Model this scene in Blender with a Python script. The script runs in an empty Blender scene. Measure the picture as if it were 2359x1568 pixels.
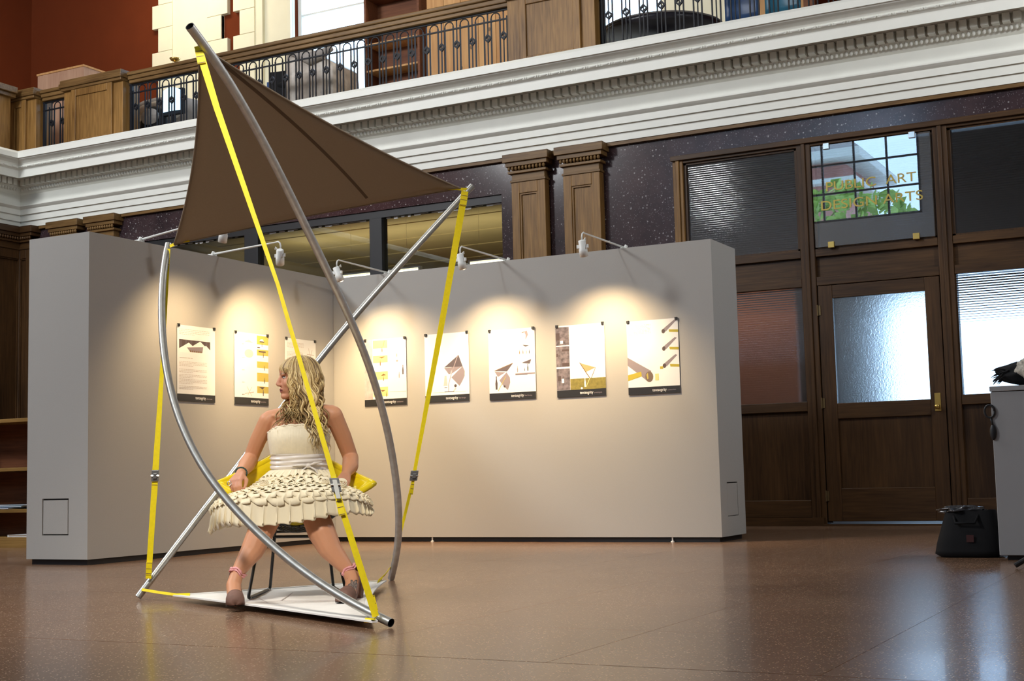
import bpy, math, random
import numpy as np
from mathutils import Vector, Matrix
random.seed(7); np.random.seed(7)
sc = bpy.context.scene
C = sc.collection
PI = math.pi
def R(d): return math.radians(d)

# ------------------------------------------------------------------ camera, world, lights, exposure
cam_d = bpy.data.cameras.new('camera'); cam = bpy.data.objects.new('camera', cam_d); C.objects.link(cam)
cam_d.sensor_fit = 'HORIZONTAL'; cam_d.sensor_width = 36.0; cam_d.lens = 3139.45 / 2359 * 36
cam_d.clip_start = 0.1; cam_d.clip_end = 200
def cam_basis(yaw, pitch, roll):
    f = Vector((-math.sin(yaw)*math.cos(pitch), math.cos(yaw)*math.cos(pitch), math.sin(pitch)))
    r = Vector((math.cos(yaw), math.sin(yaw), 0)); u = r.cross(f)
    c, s = math.cos(roll), math.sin(roll)
    return c*r + s*u, -s*r + c*u, f
cr, cu, cf = cam_basis(0.484991188, 0.0967934221, -0.0243848624)
m = Matrix((cr, cu, -cf)).transposed().to_4x4(); m.translation = Vector((0, 0, 0.61)); cam.matrix_world = m
sc.camera = cam

world = bpy.data.worlds.new('world'); sc.world = world; world.use_nodes = True
bg = world.node_tree.nodes['Background']
bg.inputs[0].default_value = (0.46, 0.70, 1.0, 1); bg.inputs[1].default_value = 6.0

sc.view_settings.view_transform = 'Standard'; sc.view_settings.look = 'None'
sc.view_settings.gamma = 1.0; sc.view_settings.use_curve_mapping = False
sc.view_settings.exposure = 0.0
sc.cycles.use_denoising = True
sc.cycles.max_bounces = 8; sc.cycles.transmission_bounces = 10; sc.cycles.transparent_max_bounces = 12
sc.cycles.caustics_reflective = False; sc.cycles.caustics_refractive = True
sc.cycles.sample_clamp_indirect = 4.0

def area(name, loc, target, sx, sy, power, col, portal=False, spread=180):
    d = bpy.data.lights.new(name, 'AREA'); d.shape = 'RECTANGLE'; d.size = sx; d.size_y = sy
    d.energy = power; d.color = col; d.spread = R(spread)
    o = bpy.data.objects.new(name, d); C.objects.link(o); o.location = loc
    o.rotation_euler = (Vector(target) - Vector(loc)).to_track_quat('-Z', 'Z' if abs(target[2]-loc[2]) < abs(target[1]-loc[1]) else 'Y').to_euler()
    if portal: d.cycles.is_portal = True
    return o
# point lights added out of view to brighten the hall, plus portals that guide sampling to the window openings
def globe(loc, power, r=0.35, col=(0.96, 0.985, 1.0)):
    d = bpy.data.lights.new('hall_fill_globe', 'POINT'); d.energy = power; d.color = col; d.shadow_soft_size = r
    o = bpy.data.objects.new('hall_fill_globe', d); C.objects.link(o); o.location = loc; return o
globe((-12.8, 7.7, 8.2), 400); globe((-7.4, 7.7, 8.2), 480); globe((-13.3, 1.0, 8.6), 2750, 0.9); globe((1.5, 10.2, 5.5), 480)
# unseen spot light added to brighten the woman and the sculpture
fd = bpy.data.lights.new('sculpture_fill_spot', 'SPOT'); fd.energy = 1900; fd.color = (1.0, 0.95, 0.87); fd.spot_size = R(40); fd.spot_blend = 0.8; fd.shadow_soft_size = 0.5
fo = bpy.data.objects.new('sculpture_fill_spot', fd); C.objects.link(fo); fo.location = (-2.0, 0.5, 5.6); fo.rotation_euler = (Vector((-4.2, 5.5, 0.9)) - fo.location).to_track_quat('-Z', 'Y').to_euler()
area('gallery_fill_light', (-14.6, 15.5, 9.3), (-14.6, 16.6, 6.2), 1.6, 0.6, 60, (1.0, 0.86, 0.62))  # area lights added above the view to brighten the gallery
area('gallery_fill_light', (-8.6, 15.2, 9.3), (-8.6, 15.6, 5.8), 2.4, 0.6, 50, (1.0, 0.86, 0.66))
area('office_ceiling_lamp', (-10.2, 16.2, 3.3), (-10.2, 16.9, 4.1), 4.5, 0.8, 30, (1.0, 0.86, 0.52))
area('window_portal', (-10.1, -8.0, 8.55), (-10.1, 5, 8.55), 6.8, 3.1, 1, (1, 1, 1), True)
area('window_portal', (-11.35, 16.98, 7.9), (-11.35, 5, 7.9), 2.7, 3.6, 1, (1, 1, 1), True)
area('window_portal', (-7.25, 16.98, 7.9), (-7.25, 5, 7.9), 1.5, 3.6, 1, (1, 1, 1), True)
area('window_portal', (-2.3, 16.98, 1.8), (-2.3, 5, 1.8), 2.7, 1.6, 1, (1, 1, 1), True)

# ------------------------------------------------------------------ materials
MAT = {}
def mat(name, col, rough=0.5, metal=0.0, spec=0.5, noise=0.0, nscale=20.0, bump=0.0, bscale=200.0, coat=0.0, sheen=0.0, sub=0.0, emit=None, estr=0.0):
    if name in MAT: return MAT[name]
    m = bpy.data.materials.new(name); m.use_nodes = True; MAT[name] = m
    nt = m.node_tree; b = nt.nodes['Principled BSDF']
    b.inputs['Base Color'].default_value = (*col, 1); b.inputs['Roughness'].default_value = rough
    b.inputs['Metallic'].default_value = metal; b.inputs['Specular IOR Level'].default_value = spec
    b.inputs['Coat Weight'].default_value = coat
    b.inputs['Sheen Weight'].default_value = sheen
    if sub: b.inputs['Subsurface Weight'].default_value = sub; b.inputs['Subsurface Radius'].default_value = (0.02, 0.008, 0.004); b.inputs['Subsurface Scale'].default_value = 0.5
    if emit: b.inputs['Emission Color'].default_value = (*emit, 1); b.inputs['Emission Strength'].default_value = estr
    tc = nt.nodes.new('ShaderNodeTexCoord')
    if noise:
        n = nt.nodes.new('ShaderNodeTexNoise'); n.inputs['Scale'].default_value = nscale; n.inputs['Detail'].default_value = 5
        nt.links.new(tc.outputs['Object'], n.inputs['Vector'])
        r = nt.nodes.new('ShaderNodeMapRange'); r.inputs[1].default_value = 0.25; r.inputs[2].default_value = 0.75
        r.inputs[3].default_value = 1 - noise; r.inputs[4].default_value = 1 + noise
        nt.links.new(n.outputs['Fac'], r.inputs[0])
        mx = nt.nodes.new('ShaderNodeVectorMath'); mx.operation = 'SCALE'; mx.inputs[0].default_value = col
        nt.links.new(r.outputs[0], mx.inputs['Scale']); nt.links.new(mx.outputs[0], b.inputs['Base Color'])
    if bump:
        n2 = nt.nodes.new('ShaderNodeTexNoise'); n2.inputs['Scale'].default_value = bscale; n2.inputs['Detail'].default_value = 3
        nt.links.new(tc.outputs['Object'], n2.inputs['Vector'])
        bp = nt.nodes.new('ShaderNodeBump'); bp.inputs['Strength'].default_value = bump; bp.inputs['Distance'].default_value = 0.002
        nt.links.new(n2.outputs['Fac'], bp.inputs['Height']); nt.links.new(bp.outputs[0], b.inputs['Normal'])
    return m

def wood(name, dark, light, axis='Z', rough=0.38, scale=1.0):
    if name in MAT: return MAT[name]
    m = bpy.data.materials.new(name); m.use_nodes = True; MAT[name] = m
    nt = m.node_tree; b = nt.nodes['Principled BSDF']; b.inputs['Roughness'].default_value = rough+0.08; b.inputs['Specular IOR Level'].default_value = 0.3
    tc = nt.nodes.new('ShaderNodeTexCoord'); mp = nt.nodes.new('ShaderNodeMapping')
    s = [28*scale]*3; s['XYZ'.index(axis)] = 1.6*scale; mp.inputs['Scale'].default_value = s
    nt.links.new(tc.outputs['Object'], mp.inputs['Vector'])
    n = nt.nodes.new('ShaderNodeTexNoise'); n.inputs['Scale'].default_value = 1.6; n.inputs['Detail'].default_value = 7; n.inputs['Distortion'].default_value = 0.6
    nt.links.new(mp.outputs[0], n.inputs['Vector'])
    mp2 = nt.nodes.new('ShaderNodeMapping'); s2 = [3.0]*3; s2['XYZ'.index(axis)] = 0.8; mp2.inputs['Scale'].default_value = s2
    nt.links.new(tc.outputs['Object'], mp2.inputs['Vector'])
    n2 = nt.nodes.new('ShaderNodeTexNoise'); n2.inputs['Scale'].default_value = 1.0; n2.inputs['Detail'].default_value = 3
    nt.links.new(mp2.outputs[0], n2.inputs['Vector'])
    ad = nt.nodes.new('ShaderNodeMath'); ad.operation = 'ADD'; nt.links.new(n.outputs['Fac'], ad.inputs[0]); nt.links.new(n2.outputs['Fac'], ad.inputs[1])
    cr_ = nt.nodes.new('ShaderNodeValToRGB'); e = cr_.color_ramp.elements
    e[0].position = 0.36; e[0].color = (*dark, 1); e[1].position = 0.66; e[1].color = (*light, 1)
    hf = nt.nodes.new('ShaderNodeMath'); hf.operation = 'MULTIPLY'; hf.inputs[1].default_value = 0.5
    nt.links.new(ad.outputs[0], hf.inputs[0]); nt.links.new(hf.outputs[0], cr_.inputs[0]); nt.links.new(cr_.outputs[0], b.inputs['Base Color'])
    bp = nt.nodes.new('ShaderNodeBump'); bp.inputs['Strength'].default_value = 0.12; bp.inputs['Distance'].default_value = 0.002
    nt.links.new(n.outputs['Fac'], bp.inputs['Height']); nt.links.new(bp.outputs[0], b.inputs['Normal'])
    return m

def speckle(name, base, chips, rough, scale, chipcut, second=None, randomize=0.0, coat=0.0):
    """stone with small chips (terrazzo, marble)"""
    m = bpy.data.materials.new(name); m.use_nodes = True; MAT[name] = m
    nt = m.node_tree; b = nt.nodes['Principled BSDF']; b.inputs['Roughness'].default_value = rough; b.inputs['Coat Weight'].default_value = coat
    b.inputs['Coat Roughness'].default_value = 0.06
    geo = nt.nodes.new('ShaderNodeNewGeometry')
    n = nt.nodes.new('ShaderNodeTexNoise'); n.inputs['Scale'].default_value = 2.2; n.inputs['Detail'].default_value = 8; n.inputs['Roughness'].default_value = 0.7
    nt.links.new(geo.outputs['Position'], n.inputs['Vector'])
    c1 = nt.nodes.new('ShaderNodeValToRGB'); e = c1.color_ramp.elements
    e[0].position = 0.3; e[0].color = (*base[0], 1); e[1].position = 0.7; e[1].color = (*base[1], 1)
    nt.links.new(n.outputs['Fac'], c1.inputs[0]); out = c1.outputs[0]
    for (col, sc_, cut) in [(chips, scale, chipcut)] + ([second] if second else []):
        v = nt.nodes.new('ShaderNodeTexVoronoi'); v.inputs['Scale'].default_value = sc_
        nt.links.new(geo.outputs['Position'], v.inputs['Vector'])
        lt = nt.nodes.new('ShaderNodeMapRange'); lt.inputs[1].default_value = cut; lt.inputs[2].default_value = cut*0.6; lt.inputs[3].default_value = 0; lt.inputs[4].default_value = 1
        nt.links.new(v.outputs['Distance'], lt.inputs[0])
        sp = nt.nodes.new('ShaderNodeSeparateColor'); nt.links.new(v.outputs['Color'], sp.inputs[0])
        g = nt.nodes.new('ShaderNodeMath'); g.operation = 'GREATER_THAN'; g.inputs[1].default_value = 0.55; nt.links.new(sp.outputs[0], g.inputs[0])
        mu = nt.nodes.new('ShaderNodeMath'); mu.operation = 'MULTIPLY'; nt.links.new(lt.outputs[0], mu.inputs[0]); nt.links.new(g.outputs[0], mu.inputs[1])
        mx = nt.nodes.new('ShaderNodeMix'); mx.data_type = 'RGBA'; nt.links.new(mu.outputs[0], mx.inputs[0]); nt.links.new(out, mx.inputs[6]); mx.inputs[7].default_value = (*col, 1)
        out = mx.outputs[2]
    if randomize:
        oi = nt.nodes.new('ShaderNodeObjectInfo'); r = nt.nodes.new('ShaderNodeMapRange'); r.inputs[3].default_value = 1 - randomize; r.inputs[4].default_value = 1 + randomize
        nt.links.new(oi.outputs['Random'], r.inputs[0]); sv = nt.nodes.new('ShaderNodeVectorMath'); sv.operation = 'SCALE'
        nt.links.new(out, sv.inputs[0]); nt.links.new(r.outputs[0], sv.inputs['Scale']); out = sv.outputs[0]
    nt.links.new(out, b.inputs['Base Color'])
    return m

def glass(name, rough=0.0, tint=(1, 1, 1), ior=1.45, bump=0.0, bscale=300):
    m = bpy.data.materials.new(name); m.use_nodes = True; MAT[name] = m
    nt = m.node_tree; nt.nodes.remove(nt.nodes['Principled BSDF'])
    g = nt.nodes.new('ShaderNodeBsdfGlass'); g.inputs['Roughness'].default_value = rough; g.inputs['IOR'].default_value = ior; g.inputs['Color'].default_value = (*tint, 1)
    nt.links.new(g.outputs[0], nt.nodes['Material Output'].inputs[0])
    if bump:
        tc = nt.nodes.new('ShaderNodeTexCoord'); n2 = nt.nodes.new('ShaderNodeTexNoise'); n2.inputs['Scale'].default_value = bscale; n2.inputs['Detail'].default_value = 2
        nt.links.new(tc.outputs['Object'], n2.inputs['Vector'])
        bp = nt.nodes.new('ShaderNodeBump'); bp.inputs['Strength'].default_value = bump; bp.inputs['Distance'].default_value = 0.008
        nt.links.new(n2.outputs['Fac'], bp.inputs['Height']); nt.links.new(bp.outputs[0], g.inputs['Normal'])
    return m

def attrmat(name, rough, spec=0.4, sub=0.0, bump=0.0, noise=0.0):
    m = mat(name, (0.5, 0.5, 0.5), rough, 0, spec, 0, 20, bump, 400, sub=sub)
    nt = m.node_tree; a = nt.nodes.new('ShaderNodeAttribute'); a.attribute_name = 'shade'
    nt.links.new(a.outputs['Color'], nt.nodes['Principled BSDF'].inputs['Base Color'])
    return m

WOODV = wood('oak_upright', (0.115, 0.053, 0.012), (0.32, 0.170, 0.050), 'Z')
WOODH = wood('oak_level', (0.085, 0.042, 0.012), (0.23, 0.130, 0.046), 'X')
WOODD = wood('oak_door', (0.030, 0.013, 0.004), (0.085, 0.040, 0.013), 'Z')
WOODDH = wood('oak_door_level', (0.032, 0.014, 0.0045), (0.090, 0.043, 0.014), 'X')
PLY = wood('pine_board', (0.42, 0.20, 0.07), (0.62, 0.36, 0.15), 'Z', 0.5, 0.5)
BOOKW = wood('bookcase_wood', (0.11, 0.035, 0.014), (0.21, 0.075, 0.03), 'X', 0.5)
SHELFW = wood('shelf_wood', (0.16, 0.085, 0.02), (0.30, 0.17, 0.05), 'X', 0.4)
MARBLE = speckle('dark_marble', ((0.022, 0.014, 0.018), (0.062, 0.035, 0.038)), (0.30, 0.28, 0.28), 0.14, 22, 0.22, ((0.16, 0.14, 0.15), 60, 0.30))
FLOOR = speckle('terrazzo', ((0.155, 0.082, 0.046), (0.225, 0.128, 0.076)), (0.60, 0.47, 0.34), 0.24, 90, 0.30, ((0.065, 0.036, 0.022), 60, 0.30), 0.05, 0.10)
GROUT = mat('floor_joint', (0.05, 0.032, 0.022), 0.6)
CREAM = mat('cream_plaster', (0.80, 0.78, 0.68), 0.6, noise=0.03, nscale=3)
HALLP = mat('hall_wall_paint', (0.25, 0.25, 0.25), 0.7, noise=0.04, nscale=2)
CORN = mat('cornice_paint', (0.80, 0.80, 0.74), 0.5, noise=0.03, nscale=4)
QUOIN = mat('cream_quoin', (0.82, 0.77, 0.58), 0.6, noise=0.03, nscale=4)
REDW = mat('brick_red_paint', (0.125, 0.024, 0.006), 0.9, spec=0.15, noise=0.06, nscale=3)
PANEL = mat('partition_cloth', (0.43, 0.415, 0.39), 0.92, spec=0.1, noise=0.06, nscale=260, bump=0.25, bscale=500)
BLACK = mat('black_paint', (0.012, 0.012, 0.014), 0.5)
IRON = mat('wrought_iron', (0.006, 0.007, 0.011), 0.5, spec=0.25)
GALV = mat('galvanised_tube', (0.50, 0.50, 0.47), 0.33, metal=0.85, noise=0.12, nscale=30)
GALVD = mat('dull_steel_tube', (0.56, 0.55, 0.53), 0.42, metal=0.6, noise=0.15, nscale=30)
YEL = mat('yellow_webbing', (0.90, 0.72, 0.0), 0.55, noise=0.06, nscale=60, bump=0.3, bscale=600)
CANVAS = mat('brown_canopy_cloth', (0.35, 0.285, 0.22), 0.85, spec=0.15, noise=0.05, nscale=120, bump=0.2, bscale=700)
CANVASD = mat('brown_canopy_seam', (0.16, 0.12, 0.09), 0.85, spec=0.15)
nt_ = CANVAS.node_tree; tl = nt_.nodes.new('ShaderNodeBsdfTranslucent'); tl.inputs[0].default_value = (0.46, 0.37, 0.28, 1); mxs = nt_.nodes.new('ShaderNodeMixShader'); mxs.inputs[0].default_value = 0.35
nt_.links.new(nt_.nodes['Principled BSDF'].outputs[0], mxs.inputs[1]); nt_.links.new(tl.outputs[0], mxs.inputs[2]); nt_.links.new(mxs.outputs[0], nt_.nodes['Material Output'].inputs[0])
CLOTH = mat('pale_floor_cloth', (0.85, 0.81, 0.74), 0.85, spec=0.15, noise=0.05, nscale=14)
CLOTHH = mat('pale_cloth_hem', (0.82, 0.80, 0.76), 0.8, spec=0.15)
WHITE = mat('white_enamel', (0.80, 0.80, 0.76), 0.4)
BULB = mat('lamp_glow', (1, 0.8, 0.5), 0.4, emit=(1.0, 0.72, 0.38), estr=6.0)
PAPER = mat('poster_paper', (0.80, 0.80, 0.80), 0.6, spec=0.2)
PINK = mat('print_pink', (0.341, 0.273, 0.285), 0.6)
PGREY = mat('print_grey', (0.10, 0.078, 0.088), 0.6)
PLIL = mat('print_lilac', (0.26, 0.215, 0.235), 0.6)
PDARK = mat('print_dark', (0.075, 0.05, 0.05), 0.6)
PYEL = mat('print_yellow', (0.459, 0.372, 0.082), 0.6)
PYELL = mat('print_pale_yellow', (0.64, 0.608, 0.24), 0.6)
PSTRAP = mat('print_strap_yellow', (0.446, 0.36, 0.03), 0.6)
PGRASS = mat('print_olive', (0.223, 0.186, 0.037), 0.6, noise=0.25, nscale=40)
PFAINT = mat('print_faint', (0.528, 0.456, 0.424), 0.6)
PBROWN = mat('print_brown', (0.186, 0.099, 0.037), 0.6)
PWHITE = mat('print_white', (0.86, 0.85, 0.83), 0.6)
PPHOTO = mat('print_photo', (0.15, 0.125, 0.14), 0.6, noise=0.75, nscale=28)
PPHOTOF = mat('print_faint_photo', (0.496, 0.4, 0.4), 0.6, noise=0.25, nscale=20)
CHAIRY = mat('yellow_vinyl', (0.80, 0.60, 0.008), 0.28, spec=0.5, bump=0.05, bscale=80)
ROD = mat('black_steel_rod', (0.01, 0.01, 0.011), 0.4)
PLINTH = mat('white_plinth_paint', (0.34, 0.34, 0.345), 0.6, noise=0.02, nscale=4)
BRASS = mat('brass', (0.62, 0.42, 0.12), 0.3, metal=0.9)
GOLD = mat('gilt_lettering', (0.50, 0.36, 0.08), 0.35, metal=0.5)
CHROME = mat('bright_metal', (0.75, 0.75, 0.72), 0.2, metal=1.0)
BUCKLE = mat('grey_buckle', (0.17, 0.17, 0.17), 0.4, metal=0.3)
BUCKW = mat('white_buckle_lever', (0.65, 0.65, 0.60), 0.4)
DRESS = mat('cream_crepe', (0.80, 0.70, 0.51), 0.85, spec=0.15, noise=0.05, nscale=40, bump=0.3, bscale=260, sheen=0.2)
DRESSP = mat('cream_chiffon', (0.82, 0.72, 0.51), 0.85, spec=0.15, sheen=0.2)
SATIN = mat('silver_satin', (0.72, 0.65, 0.58), 0.28, spec=0.6, sheen=0.2)
SKIN = attrmat('skin', 0.48, 0.35, sub=0.12)
HAIR = attrmat('blond_hair', 0.45, 0.35)
SHOE = mat('brown_suede', (0.17, 0.085, 0.06), 0.7, noise=0.15, nscale=40)
SOLE = mat('black_sole', (0.012, 0.01, 0.01), 0.5)
RIBBON = mat('pink_ribbon', (0.80, 0.36, 0.36), 0.6)
INK = mat('tattoo_ink', (0.10, 0.09, 0.085), 0.6)
EYEW = mat('eye_white', (0.75, 0.72, 0.68), 0.25); EYEI = mat('eye_iris', (0.06, 0.09, 0.10), 0.2)
BEAD = mat('dark_green_bead', (0.02, 0.06, 0.05), 0.25)
BLUEP = mat('blue_plastic', (0.02, 0.07, 0.20), 0.35); CYANP = mat('teal_plastic', (0.02, 0.15, 0.25), 0.35)
FOIL = mat('dust_sheet', (0.48, 0.43, 0.38), 0.35, noise=0.35, nscale=9, bump=0.4, bscale=20)
GREYC = mat('grey_upholstery', (0.30, 0.27, 0.25), 0.8, noise=0.2, nscale=10)
DARKC = mat('dark_upholstery', (0.009, 0.009, 0.010), 0.8, spec=0.2)
LACE = mat('lace_cloth', (0.45, 0.42, 0.36), 0.8, noise=0.5, nscale=60)
SCREEN = mat('screen_glow', (0.2, 0.3, 0.5), 0.3, emit=(0.45, 0.75, 1.0), estr=2.2)
TUBE = mat('tube_glow', (1, 1, 0.9), 0.3, emit=(1.0, 0.95, 0.70), estr=2.2)
OLIVE = mat('office_ceiling_paint', (0.47, 0.40, 0.23), 0.7, noise=0.10, nscale=1.5)
OFFW = mat('office_wall_paint', (0.42, 0.36, 0.22), 0.7)
DARKROOM = mat('office_dark_paint', (0.16, 0.15, 0.15), 0.8)
PINKROOM = mat('office_terracotta', (0.50, 0.24, 0.16), 0.8)
BRICKX = mat('street_brick', (0.45, 0.20, 0.16), 0.8, noise=0.15, nscale=3); STONEX = mat('street_stone', (0.6, 0.58, 0.52), 0.7)
LEAF = mat('leaf_green', (0.34, 0.48, 0.10), 0.6, noise=0.4, nscale=2)
BLUEG = mat('grey_blue_blind', (0.10, 0.14, 0.22), 0.7)
GL = glass('clear_glass', 0.0, (0.97, 0.98, 0.98))
GLS = glass('sign_glass', 0.0, (0.96, 0.97, 0.98), ior=2.1)
GLR = glass('reeded_glass', 0.10, (0.93, 0.94, 0.95))
GLF = glass('frosted_glass', 0.30, (0.94, 0.95, 0.95), bump=0.30, bscale=75)

# ------------------------------------------------------------------ mesh helpers
class M:
    def __init__(s): s.v = []; s.f = []; s.mi = []; s.cur = 0; s.col = []; s.c = None
    def add(s, vs, fs):
        o = len(s.v); s.v += [tuple(p) for p in vs]; s.f += [tuple(i + o for i in f) for f in fs]; s.mi += [s.cur]*len(fs)
        if s.c is not None: s.col += [s.c]*len(vs)
        return s
    def box(s, x0, x1, y0, y1, z0, z1):
        x0, x1 = min(x0, x1), max(x0, x1); y0, y1 = min(y0, y1), max(y0, y1); z0, z1 = min(z0, z1), max(z0, z1)
        return s.add([(x0,y0,z0),(x1,y0,z0),(x1,y1,z0),(x0,y1,z0),(x0,y0,z1),(x1,y0,z1),(x1,y1,z1),(x0,y1,z1)],
                     [(0,3,2,1),(4,5,6,7),(0,1,5,4),(1,2,6,5),(2,3,7,6),(3,0,4,7)])
    def tube(s, pts, r, n=8, cap=True, up=None, flat=1.0):
        pts = [Vector(p) for p in pts]; k = len(pts); rs = r if hasattr(r, '__len__') else [r]*k
        vs = []; t = (pts[1]-pts[0]).normalized(); a = Vector(up) if up else (Vector((0,0,1)) if abs(t.z) < 0.9 else Vector((1,0,0)))
        nrm = (a - t*a.dot(t)).normalized()
        for i in range(k):
            t = (pts[min(i+1,k-1)] - pts[max(i-1,0)]).normalized()
            nrm = (nrm - t*nrm.dot(t)).normalized(); bn = t.cross(nrm)
            for j in range(n):
                q = 2*PI*j/n; vs.append(pts[i] + nrm*math.cos(q)*rs[i]*flat + bn*math.sin(q)*rs[i])
        fs = [(i*n+j, i*n+(j+1)%n, (i+1)*n+(j+1)%n, (i+1)*n+j) for i in range(k-1) for j in range(n)]
        if cap: fs += [tuple(range(n-1,-1,-1)), tuple((k-1)*n+j for j in range(n))]
        return s.add(vs, fs)
    def ribbon(s, pts, w, th, wd):
        """flat strap: centre line pts, width direction wd, thickness th"""
        pts = [Vector(p) for p in pts]; k = len(pts); vs = []; wd = Vector(wd).normalized()
        for i in range(k):
            t = (pts[min(i+1,k-1)] - pts[max(i-1,0)]).normalized(); w_ = (wd - t*wd.dot(t)).normalized(); nn = t.cross(w_)
            ww = w[i] if hasattr(w, '__len__') else w
            for a, b in ((-1,-1),(1,-1),(1,1),(-1,1)): vs.append(pts[i] + w_*a*ww/2 + nn*b*th/2)
        fs = [(i*4+j, i*4+(j+1)%4, (i+1)*4+(j+1)%4, (i+1)*4+j) for i in range(k-1) for j in range(4)] + [(3,2,1,0), tuple((k-1)*4+j for j in range(4))]
        return s.add(vs, fs)
    def prism(s, poly, d, fn):
        """poly: 2-D points; fn(u,v,w) -> xyz; extruded from w=0 to w=d"""
        n = len(poly); vs = [fn(u, v, 0) for u, v in poly] + [fn(u, v, d) for u, v in poly]
        return s.add(vs, [tuple(range(n)), tuple(range(2*n-1, n-1, -1))] + [(i, i+n, (i+1)%n+n, (i+1)%n) for i in range(n)])
    def grid(s, fn, nu, nv, closed_u=False):
        vs = [fn(i/nu, j/nv) for j in range(nv+1) for i in range(nu + (0 if closed_u else 1))]; w = nu + (0 if closed_u else 1)
        return s.add(vs, [(j*w+i, j*w+(i+1)%w, (j+1)*w+(i+1)%w, (j+1)*w+i) for j in range(nv) for i in range(nu)])
    def ell(s, c, r, n=16, k=10, rot=None):
        vs = []
        for i in range(1, k):
            for j in range(n):
                a, b = PI*i/k, 2*PI*j/n; p = Vector((math.sin(a)*math.cos(b)*r[0], math.sin(a)*math.sin(b)*r[1], math.cos(a)*r[2]))
                vs.append(Vector(c) + (rot @ p if rot else p))
        for z in (1, -1):
            p = Vector((0, 0, z*r[2])); vs.append(Vector(c) + (rot @ p if rot else p))
        t, b_ = len(vs)-2, len(vs)-1
        fs = [(i*n+j, (i+1)*n+j, (i+1)*n+(j+1)%n, i*n+(j+1)%n) for i in range(k-2) for j in range(n)]
        fs += [(t, j, (j+1)%n) for j in range(n)] + [(b_, (k-2)*n+(j+1)%n, (k-2)*n+j) for j in range(n)]
        return s.add(vs, fs)
    def lathe(s, prof, n=20, c=(0,0,0)):
        vs = [(c[0]+r*math.cos(2*PI*j/n), c[1]+r*math.sin(2*PI*j/n), c[2]+z) for r, z in prof for j in range(n)]; k = len(prof)
        return s.add(vs, [(i*n+j, i*n+(j+1)%n, (i+1)*n+(j+1)%n, (i+1)*n+j) for i in range(k-1) for j in range(n)] + [tuple(range(n-1,-1,-1)), tuple((k-1)*n+j for j in range(n))])
    def cap(s, a, ra, b, rb, n=14, rings=5):
        """tapered capsule"""
        a, b = Vector(a), Vector(b); t = (b-a).normalized(); x = t.orthogonal().normalized(); y = t.cross(x); vs = []
        sec = [(a, ra, -math.cos(PI/2*i/rings), math.sin(PI/2*i/rings)) for i in range(1, rings+1)] + [(b, rb, math.sin(PI/2*i/rings), math.cos(PI/2*i/rings)) for i in range(rings)]
        for c, r, h, q in sec:
            for j in range(n): vs.append(c + t*(h*r) + (x*math.cos(2*PI*j/n) + y*math.sin(2*PI*j/n))*(q*r))
        k = len(sec); vs += [a - t*ra, b + t*rb]; p0, p1 = k*n, k*n+1
        fs = [(i*n+j, i*n+(j+1)%n, (i+1)*n+(j+1)%n, (i+1)*n+j) for i in range(k-1) for j in range(n)]
        fs += [(p0, (j+1)%n, j) for j in range(n)] + [(p1, (k-1)*n+j, (k-1)*n+(j+1)%n) for j in range(n)]
        return s.add(vs, fs)
    def mesh(s, name, mats, smooth=False):
        me = bpy.data.meshes.new(name); me.from_pydata(s.v, [], s.f)
        for m_ in (mats if isinstance(mats, (list, tuple)) else [mats]): me.materials.append(m_)
        if any(s.mi): me.polygons.foreach_set('material_index', s.mi)
        if smooth: me.polygons.foreach_set('use_smooth', [True]*len(s.f))
        if s.col:
            a = me.color_attributes.new('shade', 'FLOAT_COLOR', 'POINT'); a.data.foreach_set('color', [q for c in s.col for q in (*c, 1)])
        me.update(); return me

def put(name, me, parent=None, loc=None, rotz=0):
    o = bpy.data.objects.new(name, me); C.objects.link(o)
    if parent: o.parent = parent
    if loc is not None: o.location = loc
    if rotz: o.rotation_euler = (0, 0, rotz)
    return o
def obj(name, mb, mats, parent=None, smooth=False, loc=None, rotz=0, bev=0.0, kind=None, label=None):
    o = put(name, mb.mesh(name, mats, smooth), parent, loc, rotz)
    if bev:
        b = o.modifiers.new('bevel', 'BEVEL'); b.width = bev; b.segments = 2; b.limit_method = 'ANGLE'; b.angle_limit = R(40)
    if kind: o['kind'] = kind
    if label: o['label'] = label
    return o
def tag(o, label, cat, group=None):
    o['label'] = label; o['category'] = cat
    if group: o['group'] = group
    return o
def thing(name, label, cat, loc=(0,0,0), rotz=0, group=None):
    o = bpy.data.objects.new(name, None); C.objects.link(o); o.location = loc; o.rotation_euler = (0, 0, rotz); o.empty_display_size = 0.1
    return tag(o, label, cat, group)
def struct(name, mb, mats, parent=None, **k):
    o = obj(name, mb, mats, parent, **k)
    if parent is None: o['kind'] = 'structure'
    return o
def empty_struct(name, loc=(0,0,0)):
    o = bpy.data.objects.new(name, None); C.objects.link(o); o.location = loc; o['kind'] = 'structure'; return o
def text(name, body, size, mats, parent, loc, rotx=PI/2, align='LEFT', ext=0.001, width=None):
    cu_ = bpy.data.curves.new(name, 'FONT'); cu_.body = body; cu_.size = size; cu_.extrude = ext; cu_.align_x = align
    tmp = bpy.data.objects.new(name+'_tmp', cu_); C.objects.link(tmp); bpy.context.view_layer.update()
    me = bpy.data.meshes.new_from_object(tmp.evaluated_get(bpy.context.evaluated_depsgraph_get()))
    bpy.data.objects.remove(tmp); me.name = name; me.materials.clear(); me.materials.append(mats)
    if width:
        n = len(me.vertices); a = np.empty(n*3); me.vertices.foreach_get('co', a); a = a.reshape(-1, 3); s = width/(a[:,0].max()-a[:,0].min()); a[:,0] -= a[:,0].min(); a[:,0] *= s
        me.vertices.foreach_set('co', a.ravel())
    o = put(name, me, parent, loc); o.rotation_euler = (rotx, 0, 0); return o
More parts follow.
